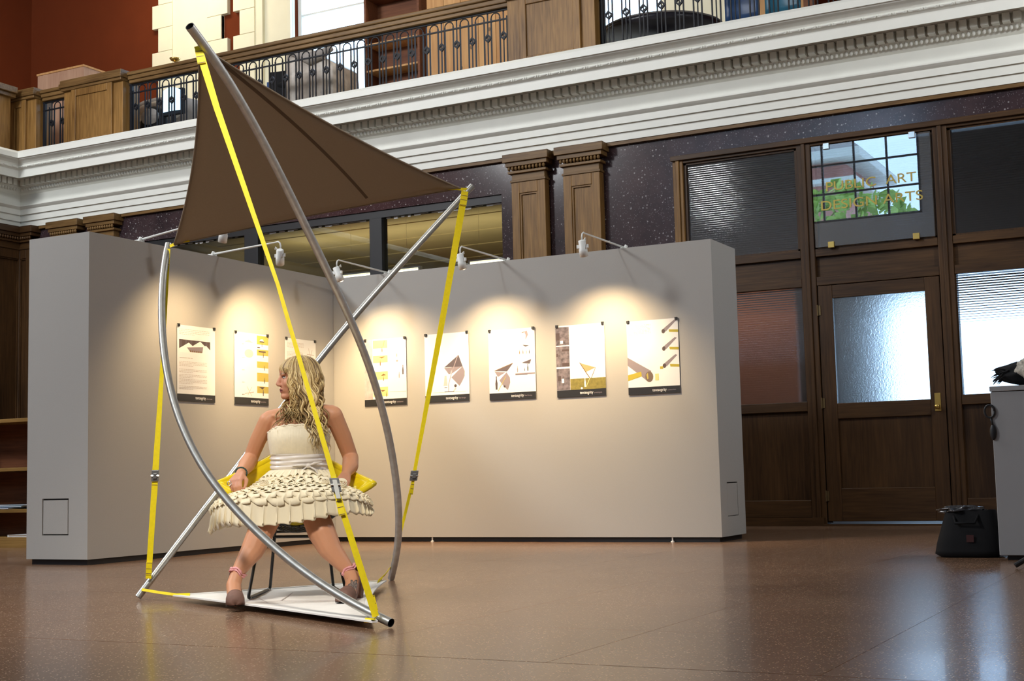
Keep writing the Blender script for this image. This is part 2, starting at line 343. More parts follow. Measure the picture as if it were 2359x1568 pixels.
def dup(o, parent=None):
    c = o.copy(); C.objects.link(c)
    if parent: c.parent = parent
    for ch in list(o.children): dup(ch, c)
    return c

# ------------------------------------------------------------------ setting: floor, walls, ceiling
WX, WY = -15.2, 13.8          # left wall face, back wall face
b = M().box(WX-0.2, 5.2, -8.2, 21, -0.25, -0.012)
fl = struct('floor', b, GROUT)
tile = None; T = 0.895; J = 0.0012
for i in range(-15, 5):
    for j in range(-1, 10):
        x0 = -2.01 + i*T; y0 = 4.89 + j*T - 0.0
        x1, y1 = x0+T, y0+T
        if x1 < WX+0.05 or x0 > 1.6 or y0 > WY: continue
        if y0 < 3.5 and x0 > 0.5: continue
        if x0 < WX or y1 > WY:
            mb = M().box(max(x0, WX)+J, x1-J, y0+J, min(y1, WY)-J, -0.012, 0); obj('floor_tile', mb, FLOOR, fl); continue
        if tile is None:
            h = T/2 - J
            tile = M().add([(-h,-h,-0.012),(h,-h,-0.012),(h,h,-0.012),(-h,h,-0.012),(-h,-h,-0.004),(h,-h,-0.004),(h,h,-0.004),(-h,h,-0.004),(-h,-h,0),(h,-h,0),(h,h,0),(-h,h,0)],
                [(8,9,10,11),(0,1,5,4),(1,2,6,5),(2,3,7,6),(3,0,4,7),(4,5,9,8),(5,6,10,9),(6,7,11,10),(7,4,8,11)]).mesh('floor_tile', FLOOR)
        put('floor_tile', tile, fl, (x0+T/2, y0+T/2, 0))
# the rest of the floor (behind the camera and far right) as one sheet of the same terrazzo
struct('floor_rest', M().box(1.6, 5.2, -8, WY, -0.012, 0).box(WX, 1.6, -8, 3.99, -0.012, 0), FLOOR, fl)

# back wall with the shop window and the door screen openings
wb = M()
wb.box(WX-0.2, -13.20, WY, WY+0.22, 0, 4.30).box(-13.20, -7.365, WY, WY+0.22, 0, 0.9).box(-13.20, -7.365, WY, WY+0.22, 3.845, 4.30)
wb.box(-7.365, -5.215, WY, WY+0.22, 0, 4.30).box(-5.215, 5.2, WY, WY+0.22, 3.985, 4.30).box(2.2, 5.2, WY, WY+0.22, 0, 3.985)
struct('wall_back', wb, MARBLE)
struct('wall_left', M().box(WX-0.22, WX, -8, WY, 0, 4.30), MARBLE)
struct('wall_right', M().box(5.0, 5.2, -8, WY+3.2, 0, 11.5), HALLP)
fw = M(); Z0, Z1 = 7.0, 10.1
fw.box(-19, 5.2, -8.25, -8.0, 0, Z0).box(-19, 5.2, -8.25, -8.0, Z1, 11.5)
fw.box(-19, -13.5, -8.25, -8.0, Z0, Z1).box(-6.7, 5.2, -8.25, -8.0, Z0, Z1)
struct('wall_front', fw, HALLP)
struct('ceiling', M().box(-19, 5.2, -8.25, 17.3, 11.5, 11.7), HALLP)
# high street windows behind the camera, reflected in the transom glass and the marble
def grid_window(name, x0, x1, y, z0, z1, nx, nz, pane=True, bar=0.05, matf=IRON):
    w = empty_struct(name)
    f = M().box(x0, x1, y-0.04, y+0.04, z0, z0+0.07).box(x0, x1, y-0.04, y+0.04, z1-0.07, z1).box(x0, x0+0.07, y-0.04, y+0.04, z0, z1).box(x1-0.07, x1, y-0.04, y+0.04, z0, z1)
    obj('window_frame', f, matf, w)
    for i in range(1, nx):
        x = x0 + (x1-x0)*i/nx; obj('glazing_bar', M().box(x-bar/2, x+bar/2, y-0.03, y+0.03, z0+0.07, z1-0.07), matf, w)
    for i in range(1, nz):
        z = z0 + (z1-z0)*i/nz; obj('glazing_bar', M().box(x0+0.07, x1-0.07, y-0.025, y+0.025, z-bar/2, z+bar/2), matf, w)
    return w
grid_window('window_1', -13.5, -6.7, -8.1, Z0, Z1, 8, 4)
# street outside: brick house with eaves and a tree, seen only as a reflection
t = thing('brick_house', 'red brick house with pale eaves reflected in the glass above the door', 'building', (-22, -36, 0))
obj('house_wall', M().box(-7, 7.2, -3, 3, 0, 14.2), BRICKX, t); obj('eaves', M().box(-7.6, 8.2, -3.6, 4.0, 14.2, 14.6).box(-7.3, 7.9, -3.4, 3.6, 13.2, 13.4), STONEX, t)
obj('roof', M().add([(-7.6,-3.6,14.6),(8.2,-3.6,14.6),(8.2,4,14.6),(-7.6,4,14.6),(-7.6,0.2,18),(4.2,0.2,18)], [(0,1,5,4),(2,3,4,5),(1,2,5),(0,4,3)]), GREYC, t)
for i in range(3): obj('house_window', M().box(-3.2+i*3.6, -2.2+i*3.6, 3, 3.1, 9.6, 12.2), PWHITE, t)
t = thing('street_tree', 'leafy green street tree reflected in the glass above the door', 'tree', (-13.2, -27, 0))
obj('trunk', M().tube([(0,0,0),(0.1,0,5),(0,0,8)], [0.25,0.2,0.1]), WOODV, t)
cr_m = M()
for i in range(900):
    a, b_, rr = random.uniform(0, 2*PI), random.uniform(-1, 1), random.uniform(0.6, 1)**0.5
    p = Vector((math.cos(a)*math.sqrt(1-b_*b_)*3.1*rr, math.sin(a)*math.sqrt(1-b_*b_)*2.4*rr, 9.0 + b_*3.0*rr)); s = random.uniform(0.18, 0.4)
    u = Vector((random.gauss(0,1), random.gauss(0,1), random.gauss(0,1))).normalized(); w_ = u.orthogonal().normalized()
    cr_m.add([p+u*s, p+w_*s*0.6, p-u*s, p-w_*s*0.6], [(0,1,2,3)])
obj('foliage', cr_m, LEAF, t, kind='stuff')

# ---- gallery level: floor, back wall with windows, left wall
struct('floor_gallery', M().box(-18.7, 5.2, WY, 17.2, 4.95, 5.20).box(-18.7, WX, -8, WY, 4.95, 5.20), CREAM)
GY = 17.0
gb = M(); GZ0, GZ1 = 6.1, 9.7
for x0, x1 in ((-18.7, -12.70), (-10.0, -8.0), (-6.5, 5.2)): gb.box(x0, x1, GY, GY+0.2, 5.2, 11.5)
for x0, x1 in ((-12.70, -10.0), (-8.0, -6.5)): gb.box(x0, x1, GY, GY+0.2, 5.2, GZ0).box(x0, x1, GY, GY+0.2, GZ1, 11.5)
struct('wall_gallery_back', gb, REDW)
struct('wall_gallery_left', M().box(-18.9, -18.5, -8, GY+0.2, 5.2, 11.5), REDW)
grid_window('window_3', -12.70, -10.0, GY+0.12, GZ0, GZ1, 2, 2, matf=WHITE, bar=0.03)
grid_window('window_4', -8.0, -6.5, GY+0.12, GZ0, GZ1, 1, 2, matf=WHITE, bar=0.03)
def quoin_strip(name, x0, x1, edges, y=GY):
    """cream pier with alternating long and short quoin blocks on the given edges"""
    q = empty_struct(name)
    obj('pier_face', M().box(x0, x1, y-0.06, y, 5.2, 11.5), QUOIN, q)
    z = 5.2 + 0.11; k = 0
    while z < 11.2:
        e = 0.13 if k % 2 else 0.0
        if 'l' in edges: obj('quoin_block', M().box(x0-e, x0+0.3, y-0.085, y-0.001, z, z+0.40), QUOIN, q, bev=0.006)
        if 'r' in edges: obj('quoin_block', M().box(x1-0.3, x1+e, y-0.085, y-0.001, z, z+0.40), QUOIN, q, bev=0.006)
        z += 0.405; k += 1
    return q
quoin_strip('trim_10', -15.46, -14.12, 'lr')
quoin_strip('trim_11', -13.74, -12.70, 'l')
quoin_strip('trim_12', -10.0, -9.3, 'r')
quoin_strip('trim_13', -8.5, -8.0, 'l')
quoin_strip('trim_14', -6.5, -5.3, 'r')
for k, (a, c) in enumerate(((-12.70, 0), (-13.25, 0))): obj('pier_moulding', M().box(a-0.06, a, GY-0.12, GY-0.055, 5.2, 11.5), QUOIN, bpy.data.objects['trim_11'])

# ---- entablature: one moulded profile swept along the left and back walls (mitred corner)
PROF = [(0.0,4.255),(0.06,4.255),(0.06,4.349),(0.085,4.342),(0.085,4.438),(0.11,4.431),(0.11,4.507),(0.135,4.522),(0.16,4.542),(0.16,4.556),(0.08,4.575),(0.08,4.723),(0.11,4.743),(0.125,4.77),(0.155,4.795),(0.19,4.812),(0.19,4.905),(0.47,4.905),(0.48,4.858),(0.48,4.966),(0.50,4.98),(0.525,4.985),(0.53,5.005),(0.52,5.017),(0.535,5.04),(0.57,5.062),(0.61,5.078),(0.62,5.091),(0.64,5.091),(0.64,5.16),(0.60,5.20),(0.0,5.20)]
en = M(); n = len(PROF); vs = []
for stn in range(3):
    for o_, z in PROF:
        vs.append(((5.0, WY-o_, z), (WX+o_, WY-o_, z), (WX+o_, -8.0, z))[stn])
en.add(vs, [(s_*n+i, s_*n+i+1, (s_+1)*n+i+1, (s_+1)*n+i) for s_ in range(2) for i in range(n-1)])
corn = struct('trim_1', en, CORN)
dm = M().box(-0.035, 0.035, 0, 0.08, 0, 0.088).mesh('dentil', CORN)
for i in range(134): put('dentil', dm, corn, (-14.88 + i*0.10, WY-0.27, 4.812))
for i in range(22): put('dentil', dm, corn, (WX+0.27, WY-0.32-i*0.10, 4.812), PI/2*3) if False else put('dentil', dm, corn, (WX+0.27, WY-0.34-i*0.10, 4.812), PI/2)
eg = M()       # egg-and-dart course below the dentils and the bead-and-reel above the corona
for i in range(270): eg.ell((-15.0+i*0.05, WY-0.158, 4.781), (0.019, 0.022, 0.026), 8, 5)
for i in range(40): eg.ell((WX+0.158, WY-0.22-i*0.05, 4.781), (0.022, 0.019, 0.026), 8, 5)
obj('egg_and_dart', eg, CORN, corn, True, kind='stuff')
br = M()
for i in range(90):
    x = -14.62 + i*0.15
    br.ell((x, WY-0.528, 4.998), (0.045, 0.014, 0.014), 8, 5)
    for e in (0.062, 0.088): br.ell((x+e, WY-0.528, 4.998), (0.009, 0.015, 0.015), 8, 4)
for i in range(14):
    br.ell((WX+0.528, WY-0.6-i*0.15, 4.998), (0.014, 0.045, 0.014), 8, 5)
obj('bead_and_reel', br, CORN, corn, True, kind='stuff')
# dark wood strip that closes the marble under the entablature
struct('trim_2', M().box(WX+0.05, 5, WY-0.05, WY, 4.215, 4.258).box(WX, WX+0.05, -8, WY-0.05, 4.215, 4.258), WOODH)

# ---- wooden pilasters with recessed panel and moulded capital
def pilaster(x0, x1, label, side='back', WOODV=WOODV, WOODH=WOODH):
    w = x1-x0; t = thing('pilaster', label, 'pilaster', ((x0+x1)/2, WY, 0), 0, None) if side == 'back' else thing('pilaster', label, 'pilaster', (WX, (x0+x1)/2, 0), PI/2)
    h = w/2; d = 0.115
    obj('shaft', M().box(-h, -h+0.10, -d, 0, 0.25, 3.93).box(h-0.10, h, -d, 0, 0.25, 3.93).box(-h+0.10, h-0.10, -d, 0, 3.80, 3.93).box(-h+0.10, h-0.10, -d, 0, 0.25, 0.42), WOODV, t, bev=0.004)
    obj('recessed_panel', M().box(-h+0.10, h-0.10, -d+0.03, 0, 0.42, 3.80), WOODV, t)
    obj('panel_moulding', M().box(-h+0.10, -h+0.118, -d+0.012, -d+0.03, 0.42, 3.80).box(h-0.118, h-0.10, -d+0.012, -d+0.03, 0.42, 3.80).box(-h+0.118, h-0.118, -d+0.012, -d+0.03, 3.782, 3.80), WOODV, t)
    obj('base_block', M().box(-h-0.03, h+0.03, -d-0.03, 0, 0, 0.25), WOODV, t, bev=0.004)
    obj('neck_moulding', M().box(-h-0.012, h+0.012, -d-0.012, 0, 3.93, 3.955).box(-h+0.004, h-0.004, -d+0.004, 0, 3.955, 4.03), WOODH, t, bev=0.003)
    obj('capital', M().box(-h-0.03, h+0.03, -d-0.03, 0, 4.03, 4.06).box(-h-0.05, h+0.05, -d-0.05, 0, 4.11, 4.16).box(-h-0.075, h+0.075, -d-0.075, 0, 4.16, 4.252), WOODH, t, bev=0.004)
    eg2 = M(); k = int((w+0.08)/0.043)
    for i in range(k): eg2.ell((-h-0.03+ (w+0.06)*(i+0.5)/k, -d-0.035, 4.085), (0.018, 0.022, 0.026), 8, 5)
    obj('capital_carving', eg2, WOODH, t, True, kind='stuff')
    return t
pilaster(-7.17, -6.74, 'oak pilaster right beside the shop window, left one of the right-hand pair')
pilaster(-6.51, -6.06, 'oak pilaster nearest the glazed door screen, right one of its pair')
pilaster(-14.43, -13.98, 'oak pilaster capital above the left partition, left one of its pair')
pilaster(-13.72, -13.30, 'oak pilaster capital above the left partition, right one next to the shop window')
pilaster(-15.18, -14.86, 'narrow oak pilaster, coloured darker for shade, filling the corner on the back wall', 'back', WOODD, WOODDH)  # shade of the left corner put into the colour by the darker wood
pilaster(13.05, 13.78, 'oak corner pilaster, coloured darker for shade, on the left wall above the low bookcase', 'left', WOODD, WOODDH)

# ---- shop window in the back wall, office room behind it
sw = empty_struct('window_5')
obj('window_frame', M().box(-13.2, -7.365, WY+0.02, WY+0.14, 3.755, 3.845).box(-13.2, -7.365, WY+0.02, WY+0.14, 0.9, 0.98), BLACK, sw)
for x0, x1 in ((-13.2, -13.1), (-11.16, -10.94), (-9.22, -9.04)): obj('mullion', M().box(x0, x1, WY+0.01, WY+0.15, 0.98, 3.755), BLACK, sw, bev=0.006)
for x0, x1 in ((-13.1, -11.16), (-10.94, -9.22), (-9.04, -7.365)): obj('pane', M().box(x0, x1, WY+0.07, WY+0.078, 0.98, 3.755), GL, sw)
pf = M()
for x0, x1 in ((-13.0, -11.3), (-10.9, -9.3), (-9.0, -7.4)):
    x = x0
    while x < x1: 
        d = random.uniform(0.03, 0.11); pf.box(x, min(x+d, x1), WY+0.060, WY+0.066, 3.755-random.uniform(0.004, 0.028), 3.757); x += d + (0 if random.random() < 0.7 else 0.05)
obj('peeling_edge_tape', pf, PWHITE, sw)
struct('wall_office', M().box(-13.6, -13.4, WY+0.22, 21, 0, 4.3).box(-7.0, -6.8, WY+0.22, 21, 0, 4.3).box(-13.6, -6.8, 20.8, 21, 0, 4.3), OFFW)
oc = struct('ceiling_office', M().box(-13.6, -6.8, WY+0.22, 21, 4.12, 4.3), OLIVE)
for i in range(6): obj('ceiling_beam', M().box(-13.4, -7.0, 14.9+i*1.05, 15.3+i*1.05, 4.108, 4.12), OLIVE, oc)
for x0, x1, lab in ((-10.85, -9.55, 'glowing strip lamp in the office seen just above the partition corner, left of the other'), (-8.75, -7.9, 'glowing strip lamp in the office just left of the oak pilasters')):
    t = thing('strip_lamp', lab, 'lamp', ((x0+x1)/2, 15.5, 3.36), 0, 'office strip lamps'); h = (x1-x0)/2
    obj('tube', M().tube([(-h,0,0),(h,0,0)], 0.022), TUBE, t); obj('end_cap', M().box(-h-0.03, -h, -0.03, 0.03, -0.03, 0.05), WHITE, t); obj('end_cap', M().box(h, h+0.03, -0.03, 0.03, -0.03, 0.05), WHITE, t)
    obj('hanger', M().box(-h, h, -0.03, 0.03, 0.03, 0.05).tube([(-h*0.7,0,0.05),(-h*0.7,0,0.75)], 0.0012, 6).tube([(h*0.7,0,0.05),(h*0.7,0,0.75)], 0.0012, 6), WHITE, t)

# ---- door screen: oak frame, reeded transoms and side lights, door, panels
PX = [(-5.215, -5.10), (-3.845, -3.695), (-2.465, -2.325), (-1.10, -0.96), (0.27, 0.41), (1.64, 1.78)]
FY0, FY1 = WY-0.06, WY+0.10
fr = empty_struct('trim_3')
for i, (x0, x1) in enumerate(PX): obj('post', M().box(x0, x1, FY0, FY1, 0, 3.985).box((x0+x1)/2-0.02, (x0+x1)/2+0.02, FY0-0.018, FY0, 0, 3.985), WOODD if i else WOODV, fr, bev=0.006)
obj('head_rail', M().box(-5.10, 2.2, FY0+0.004, FY1, 3.905, 3.983).box(-5.23, 2.2, FY0-0.03, FY0+0.004, 3.935, 3.990), WOODDH, fr, bev=0.005)
bays = [(PX[i][1], PX[i+1][0]) for i in range(5)]
def reeded(x0, x1, z0, z1, y, name, parent, pitch=0.0235):
    nr = max(4, int((z1-z0)/pitch)); k = nr*8
    mb = M(); mb.grid(lambda u, v: (x0+(x1-x0)*u, y - 0.0018*abs(math.sin(PI*nr*v)), z0+(z1-z0)*v), 1, k)
    o = len(mb.v); mb.add([(x0,y+0.006,z0),(x1,y+0.006,z0),(x1,y+0.006,z1),(x0,y+0.006,z1)], [(3,2,1,0)])
    return obj(name, mb, GLR, parent)
for i, (x0, x1) in enumerate(bays):
    obj('transom_rail', M().box(x0, x1, FY0+0.01, FY1, 2.745, 2.825).box(x0, x1, FY0+0.01, FY1, 2.445, 2.535), WOODDH, fr, bev=0.005)
    obj('transom_panel', M().box(x0, x1, FY0+0.05, FY1-0.02, 2.535, 2.745), WOODDH, fr)
    w = empty_struct('window_%d' % (6+i))
    obj('sash', M().box(x0, x0+0.03, FY0+0.03, FY1-0.03, 2.825, 3.905).box(x1-0.03, x1, FY0+0.03, FY1-0.03, 2.825, 3.905).box(x0, x1, FY0+0.03, FY1-0.03, 2.825, 2.845).box(x0, x1, FY0+0.03, FY1-0.03, 3.885, 3.905), WOODD, w)
    reeded(x0+0.03, x1-0.03, 2.845, 3.885, WY+0.0, 'reeded_pane', w)
    if i == 1: continue
    obj('sill_rail', M().box(x0, x1, FY0+0.01, FY1, 1.165, 1.262), WOODDH, fr, bev=0.005)
    obj('lower_panel', M().box(x0, x1, FY0+0.05, FY1-0.02, 0.262, 1.165), WOODD, fr)
    obj('bottom_rail', M().box(x0, x1, FY0+0.01, FY1, 0.085, 0.262), WOODDH, fr, bev=0.006)
    w = empty_struct('window_%d' % (11+i))
    obj('sash', M().box(x0, x0+0.012, FY0+0.03, FY1-0.03, 1.262, 2.445).box(x1-0.012, x1, FY0+0.03, FY1-0.03, 1.262, 2.445), WOODD, w)
    reeded(x0+0.012, x1-0.012, 1.262, 2.445, WY+0.0, 'reeded_pane', w)
struct('baseboard_back', M().box(-5.215, -3.72, FY0-0.02, FY0, 0, 0.085).box(-2.46, 2.2, FY0-0.02, FY0, 0, 0.085).box(-3.72, -2.46, FY0-0.04, FY1, -0.001, 0.018), WOODDH)
obj('door_stop', M().box(-3.695, -3.655, WY+0.012, WY+0.05, 0.03, 2.445).box(-2.505, -2.465, WY+0.012, WY+0.05, 0.03, 2.445).box(-3.695, -2.465, WY+0.012, WY+0.05, 2.40, 2.445), WOODD, fr)
# glass sign sheet over the middle transom, held by four clips, gilt letters
sg = thing('glass_sign', 'clear glass sign with gilt letters fixed above the door', 'sign', (-3.08, WY-0.075, 2.83))
obj('glass_sheet', M().box(-0.60, 0.60, -0.004, 0.004, 0.005, 1.06), GLS, sg)
for x, z, mm in ((-0.44, 1.045, CHROME), (0.425, 1.045, CHROME), (-0.434, 0.02, BRASS), (0.417, 0.02, BRASS)):
    obj('clip', M().box(x-0.032, x+0.032, -0.022, 0.012, z-0.032, z+0.032), mm, sg, bev=0.004)
def letters(body, size, m_, parent, loc, width):
    o = text('letter_line', body, size, m_, parent, loc, width=width, ext=0.002); me = o.data
    adj = [[] for _ in me.vertices]
    for e in me.edges: a, b_ = e.vertices; adj[a].append(b_); adj[b_].append(a)
    lab = [-1]*len(adj); k = 0
    for i in range(len(adj)):
        if lab[i] < 0:
            st = [i]; lab[i] = k
            while st:
                for q in adj[st.pop()]:
                    if lab[q] < 0: lab[q] = k; st.append(q)
            k += 1
    lo = {}; 
    for i, v in enumerate(me.vertices): a, b_ = lo.get(lab[i], (9, -9)); lo[lab[i]] = (min(a, v.co.x), max(b_, v.co.x))
    groups = []                                                  # islands that overlap in x belong to one letter
    for l_, (a, b_) in sorted(lo.items(), key=lambda t_: t_[1]):
        if groups and a < groups[-1][1] - 0.003: groups[-1][1] = max(groups[-1][1], b_); groups[-1][2].add(l_)
        else: groups.append([a, b_, {l_}])
    for a, b_, ls in groups:
        mp = {}; mb = M(); fs_ = []
        for p in me.polygons:
            if lab[p.vertices[0]] in ls:
                for v in p.vertices:
                    if v not in mp: mp[v] = len(mp); mb.v.append(tuple(me.vertices[v].co))
                fs_.append(tuple(mp[v] for v in p.vertices))
        mb.f = fs_; mb.mi = [0]*len(fs_); l = obj('letter', mb, m_, parent, loc=loc); l.rotation_euler = (PI/2, 0, 0)
    bpy.data.objects.remove(o)
letters('PUBLIC  ART', 0.135, GOLD, sg, (-0.46, -0.007, 0.578), 0.905)
letters('DESIGN ARTS', 0.140, GOLD, sg, (-0.52, -0.007, 0.382), 1.02)
# the door
dr = empty_struct('door_1', (-3.695, WY, 0)); DW = 1.23
obj('stile', M().box(0.008, 0.155, -0.045, 0.01, 0.045, 2.44), WOODD, dr, bev=0.005); obj('stile', M().box(DW-0.155, DW-0.008, -0.045, 0.01, 0.045, 2.44), WOODD, dr, bev=0.005)
obj('rail', M().box(0.155, DW-0.155, -0.045, 0.01, 2.305, 2.44), WOODDH, dr, bev=0.005); obj('rail', M().box(0.155, DW-0.155, -0.045, 0.01, 1.075, 1.232), WOODDH, dr, bev=0.005)
obj('rail', M().box(0.155, DW-0.155, -0.045, 0.01, 0.045, 0.375), WOODDH, dr, bev=0.005)
obj('lower_panel', M().box(0.155, DW-0.155, -0.022, 0.0, 0.375, 1.075), WOODD, dr)
obj('frosted_pane', M().box(0.155, DW-0.155, -0.016, -0.008, 1.232, 2.305), GLF, dr)
hd = obj('handle', M().box(DW-0.115, DW-0.055, -0.052, -0.045, 1.11, 1.29), BRASS, dr, bev=0.003)
obj('knob', M().ell((DW-0.085, -0.10, 1.155), (0.028, 0.022, 0.028)).tube([(DW-0.085,-0.045,1.155),(DW-0.085,-0.09,1.155)], 0.012), BRASS, hd, True)
for z in (2.19, 1.24, 0.30): obj('hinge', M().tube([(0.0,-0.055,z-0.055),(0.0,-0.055,z+0.055)], 0.009).box(-0.004, 0.03, -0.052, -0.044, z-0.05, z+0.05), mat('dull_bronze', (0.16, 0.11, 0.05), 0.45, metal=0.7), dr)
# rooms behind the screen: dark office with one bright window
struct('wall_office_right', M().box(-6.6, -6.4, WY+0.22, 17.2, 0, 4.3).box(2.4, 2.6, WY+0.22, 17.2, 0, 4.3).box(-6.6, -3.66, 17, 17.2, 0, 4.3).box(-0.95, 2.6, 17, 17.2, 0, 4.3).box(-3.66, -0.95, 17, 17.2, 0, 1.0).box(-3.66, -0.95, 17, 17.2, 2.62, 4.3), DARKROOM)
struct('ceiling_office_right', M().box(-6.6, 2.6, WY+0.22, 17.2, 4.2, 4.3), DARKROOM)
t = thing('notice_board', 'blurred terracotta board with a dark coat behind the reeded side light', 'board', (-5.2, 15.6, 0))
obj('board', M().box(-0.9, 0.75, 0, 0.05, 0.0, 2.6), PINKROOM, t, bev=0.01); obj('coat', M().ell((-0.25, -0.10, 1.5), (0.22, 0.1, 0.55)), BLUEG, t, True)
area('office_board_light', (-5.2, 14.6, 3.6), (-5.2, 15.6, 1.6), 0.5, 0.5, 14, (1.0, 0.80, 0.62))  # area light high in the room, aimed at the notice board

# ------------------------------------------------------------------ balcony balustrade
BY = 13.9
def pier(x0, x1, label, y=BY, z1=6.27):
    t = thing('balustrade_pier', label, 'pier', ((x0+x1)/2, y, 5.2)); h = (x1-x0)/2; d = 0.16; H = z1-5.2-0.15
    obj('core', M().box(-h+0.17, h-0.17, -d, d, 0.0, H), WOODV, t)
    for s in (-1, 1):
        obj('side_block', M().box(s*h, s*(h-0.17), -d+0.02, d, 0.0, H), WOODV, t, bev=0.004)
    obj('panel_frame', M().box(-h+0.17, -h+0.26, -d-0.02, -d, 0.05, H).box(h-0.26, h-0.17, -d-0.02, -d, 0.05, H).box(-h+0.26, h-0.26, -d-0.02, -d, H-0.1, H).box(-h+0.26, h-0.26, -d-0.02, -d, 0.05, 0.2), WOODV, t, bev=0.005)
    obj('cap', M().box(-h-0.01, h+0.01, -d-0.035, d+0.035, H, H+0.04).box(-h-0.03, h+0.03, -d-0.06, d+0.06, H+0.04, H+0.10).box(-h-0.02, h+0.02, -d-0.045, d+0.045, H+0.10, H+0.15), WOODH, t, bev=0.006)
    return t
pier(-7.21, -6.09, 'oak balustrade pier with recessed panel above the right pair of pilasters')
pier(-14.32, -13.21, 'oak balustrade pier with recessed panel near the left corner of the balcony')
t = pier(-15.52, -14.87, 'plain dark oak pier in the corner of the balcony')
def handrail(x0, x1, label):
    x0, x1 = x0+0.032, x1-0.032; t = thing('handrail', label, 'handrail', ((x0+x1)/2, BY, 6.09)); h = (x1-x0)/2
    obj('rail_top', M().box(-h, h, -0.11, 0.11, 0.10, 0.15), WOODH, t, bev=0.012)
    obj('rail_middle', M().box(-h, h, -0.085, 0.085, 0.045, 0.10), WOODH, t, bev=0.008)
    obj('rail_bottom', M().box(-h, h, -0.06, 0.06, 0.0, 0.045), WOODH, t, bev=0.006)
handrail(-13.21, -7.21, 'long oak handrail on the balcony between the two panelled piers')
handrail(-14.87, -14.32, 'short piece of oak handrail near the corner of the balcony')
handrail(-6.09, 2.0, 'oak handrail at the right end of the balcony, mostly above the frame')
# iron panels: triple bars with a diamond ring, arches joining neighbouring groups
bar_m = M().box(-0.0075, 0.0075, -0.0075, 0.0075, 0, 0.80).mesh('baluster', IRON)
mid_m = M().box(-0.006, 0.006, -0.006, 0.006, 0, 0.86).ell((0,0,0.868), (0.013,0.013,0.016), 8, 6).mesh('middle_bar', IRON)
dm2 = M(); 
ro, ri = 0.056, 0.027; pts = [(0,1),(1,0),(0,-1),(-1,0)]
for i in range(4):
    a, b_ = pts[i], pts[(i+1)%4]
    dm2.prism([(a[0]*ro,a[1]*ro),(b_[0]*ro,b_[1]*ro),(b_[0]*ri,b_[1]*ri),(a[0]*ri,a[1]*ri)], 0.024, lambda u, v, w: (u, w-0.012, v))
dm2 = dm2.mesh('diamond_ring', IRON)
P = 0.2135; AW = (P-0.096)/2
arc_m = M().tube([(-AW*math.cos(PI*i/10), 0, AW*math.sin(PI*i/10)) for i in range(11)], 0.008, 6).mesh('arch', IRON)
def railing(x0, x1, xs, label):
    t = thing('iron_railing', label, 'railing', ((x0+x1)/2, BY, 5.2)); xc = (x0+x1)/2; h = (x1-x0)/2
    obj('top_bar', M().box(-h, h, -0.014, 0.014, 0.868, 0.890), IRON, t); obj('upper_bar', M().box(-h, h, -0.010, 0.010, 0.755, 0.772), IRON, t)
    obj('lower_bar', M().box(-h, h, -0.012, 0.012, 0.125, 0.147), IRON, t)
    for x in (x0+0.03, x1-0.03): obj('end_post', M().box(x-xc-0.018, x-xc+0.018, -0.018, 0.018, 0, 0.88), IRON, t)
    for k, x in enumerate(xs):
        for e in (-0.048, 0.048): put('baluster', bar_m, t, (x-xc+e, 0, 0))
        put('middle_bar', mid_m, t, (x-xc, 0, 0)); put('diamond_ring', dm2, t, (x-xc, 0, 0.565))
        if k+1 < len(xs): put('arch', arc_m, t, (x-xc+P/2, 0, 0.80))
    for x in (xs[0]-P/2, xs[-1]+P/2):
        if x0+0.03 < x-AW and x+AW < x1-0.03: put('arch', arc_m, t, (x-xc, 0, 0.80))
    return t
xs = [-7.336 - i*P for i in range(28)]; xs = [x for x in xs if x > -13.16][::-1]
railing(-13.21, -7.21, xs, 'long black iron railing with diamond rings between the two panelled piers')
railing(-14.87, -14.32, [-14.70, -14.70+P], 'short black iron railing with two diamond rings by the corner pier')
railing(-6.09, -1.2, [-5.98 + i*P for i in range(22)], 'black iron railing at the right, diamond rings against a bright window')
t = thing('balustrade_pier', 'dark oak balustrade running along the left side balcony at the frame edge', 'pier', (-15.3, 13.0, 5.2))
obj('core', M().box(-0.15, 0.15, -1.6, 0.55, 0, 0.92), WOODV, t); obj('cap', M().box(-0.2, 0.2, -1.65, 0.6, 0.92, 0.98).box(-0.24, 0.24, -1.69, 0.6, 0.98, 1.07), WOODH, t, bev=0.006)

# ------------------------------------------------------------------ things on the gallery
t = thing('bookcase', 'dark red-brown open bookcase with empty shelves on the balcony', 'bookcase', (-10.0, 15.6, 5.2))
obj('side_panel', M().box(-0.455, -0.42, 0, 0.32, 0, 2.6), BOOKW, t); obj('side_panel', M().box(0.42, 0.455, 0, 0.32, 0, 2.6), BOOKW, t); obj('back_panel', M().box(-0.42, 0.42, 0.30, 0.32, 0, 2.6), BOOKW, t)
for k, z in enumerate((0.1, 0.68, 1.04, 1.42, 1.75, 2.1, 2.57)): obj('shelf', M().box(-0.42, 0.42, 0.0, 0.30, z, z+0.028), PLY if k in (2, 3) else BOOKW, t, bev=0.003)
t = thing('pine_cupboard', 'knotty pine cupboard back standing behind the iron railing', 'cupboard', (-8.75, 15.6, 5.2))
for i in range(5): obj('board', M().box(-0.67+i*0.268, -0.67+(i+1)*0.268-0.006, 0, 0.025, 0.05, 2.5), PLY, t, bev=0.002)
obj('carcase', M().box(-0.67, 0.67, 0.025, 0.35, 0.0, 2.5), PLY, t)
for x, z in ((-0.14, 0.86), (0.30, 1.32), (0.02, 1.12)): obj('knot', M().ell((x, -0.001, z), (0.022, 0.004, 0.028), 10, 6), PBROWN, t)
def lump(name, label, cat, loc, parts):
    t = thing(name, label, cat, loc)
    for nm, mb, m_, sm in parts: obj(nm, mb, m_, t, sm)
    return t
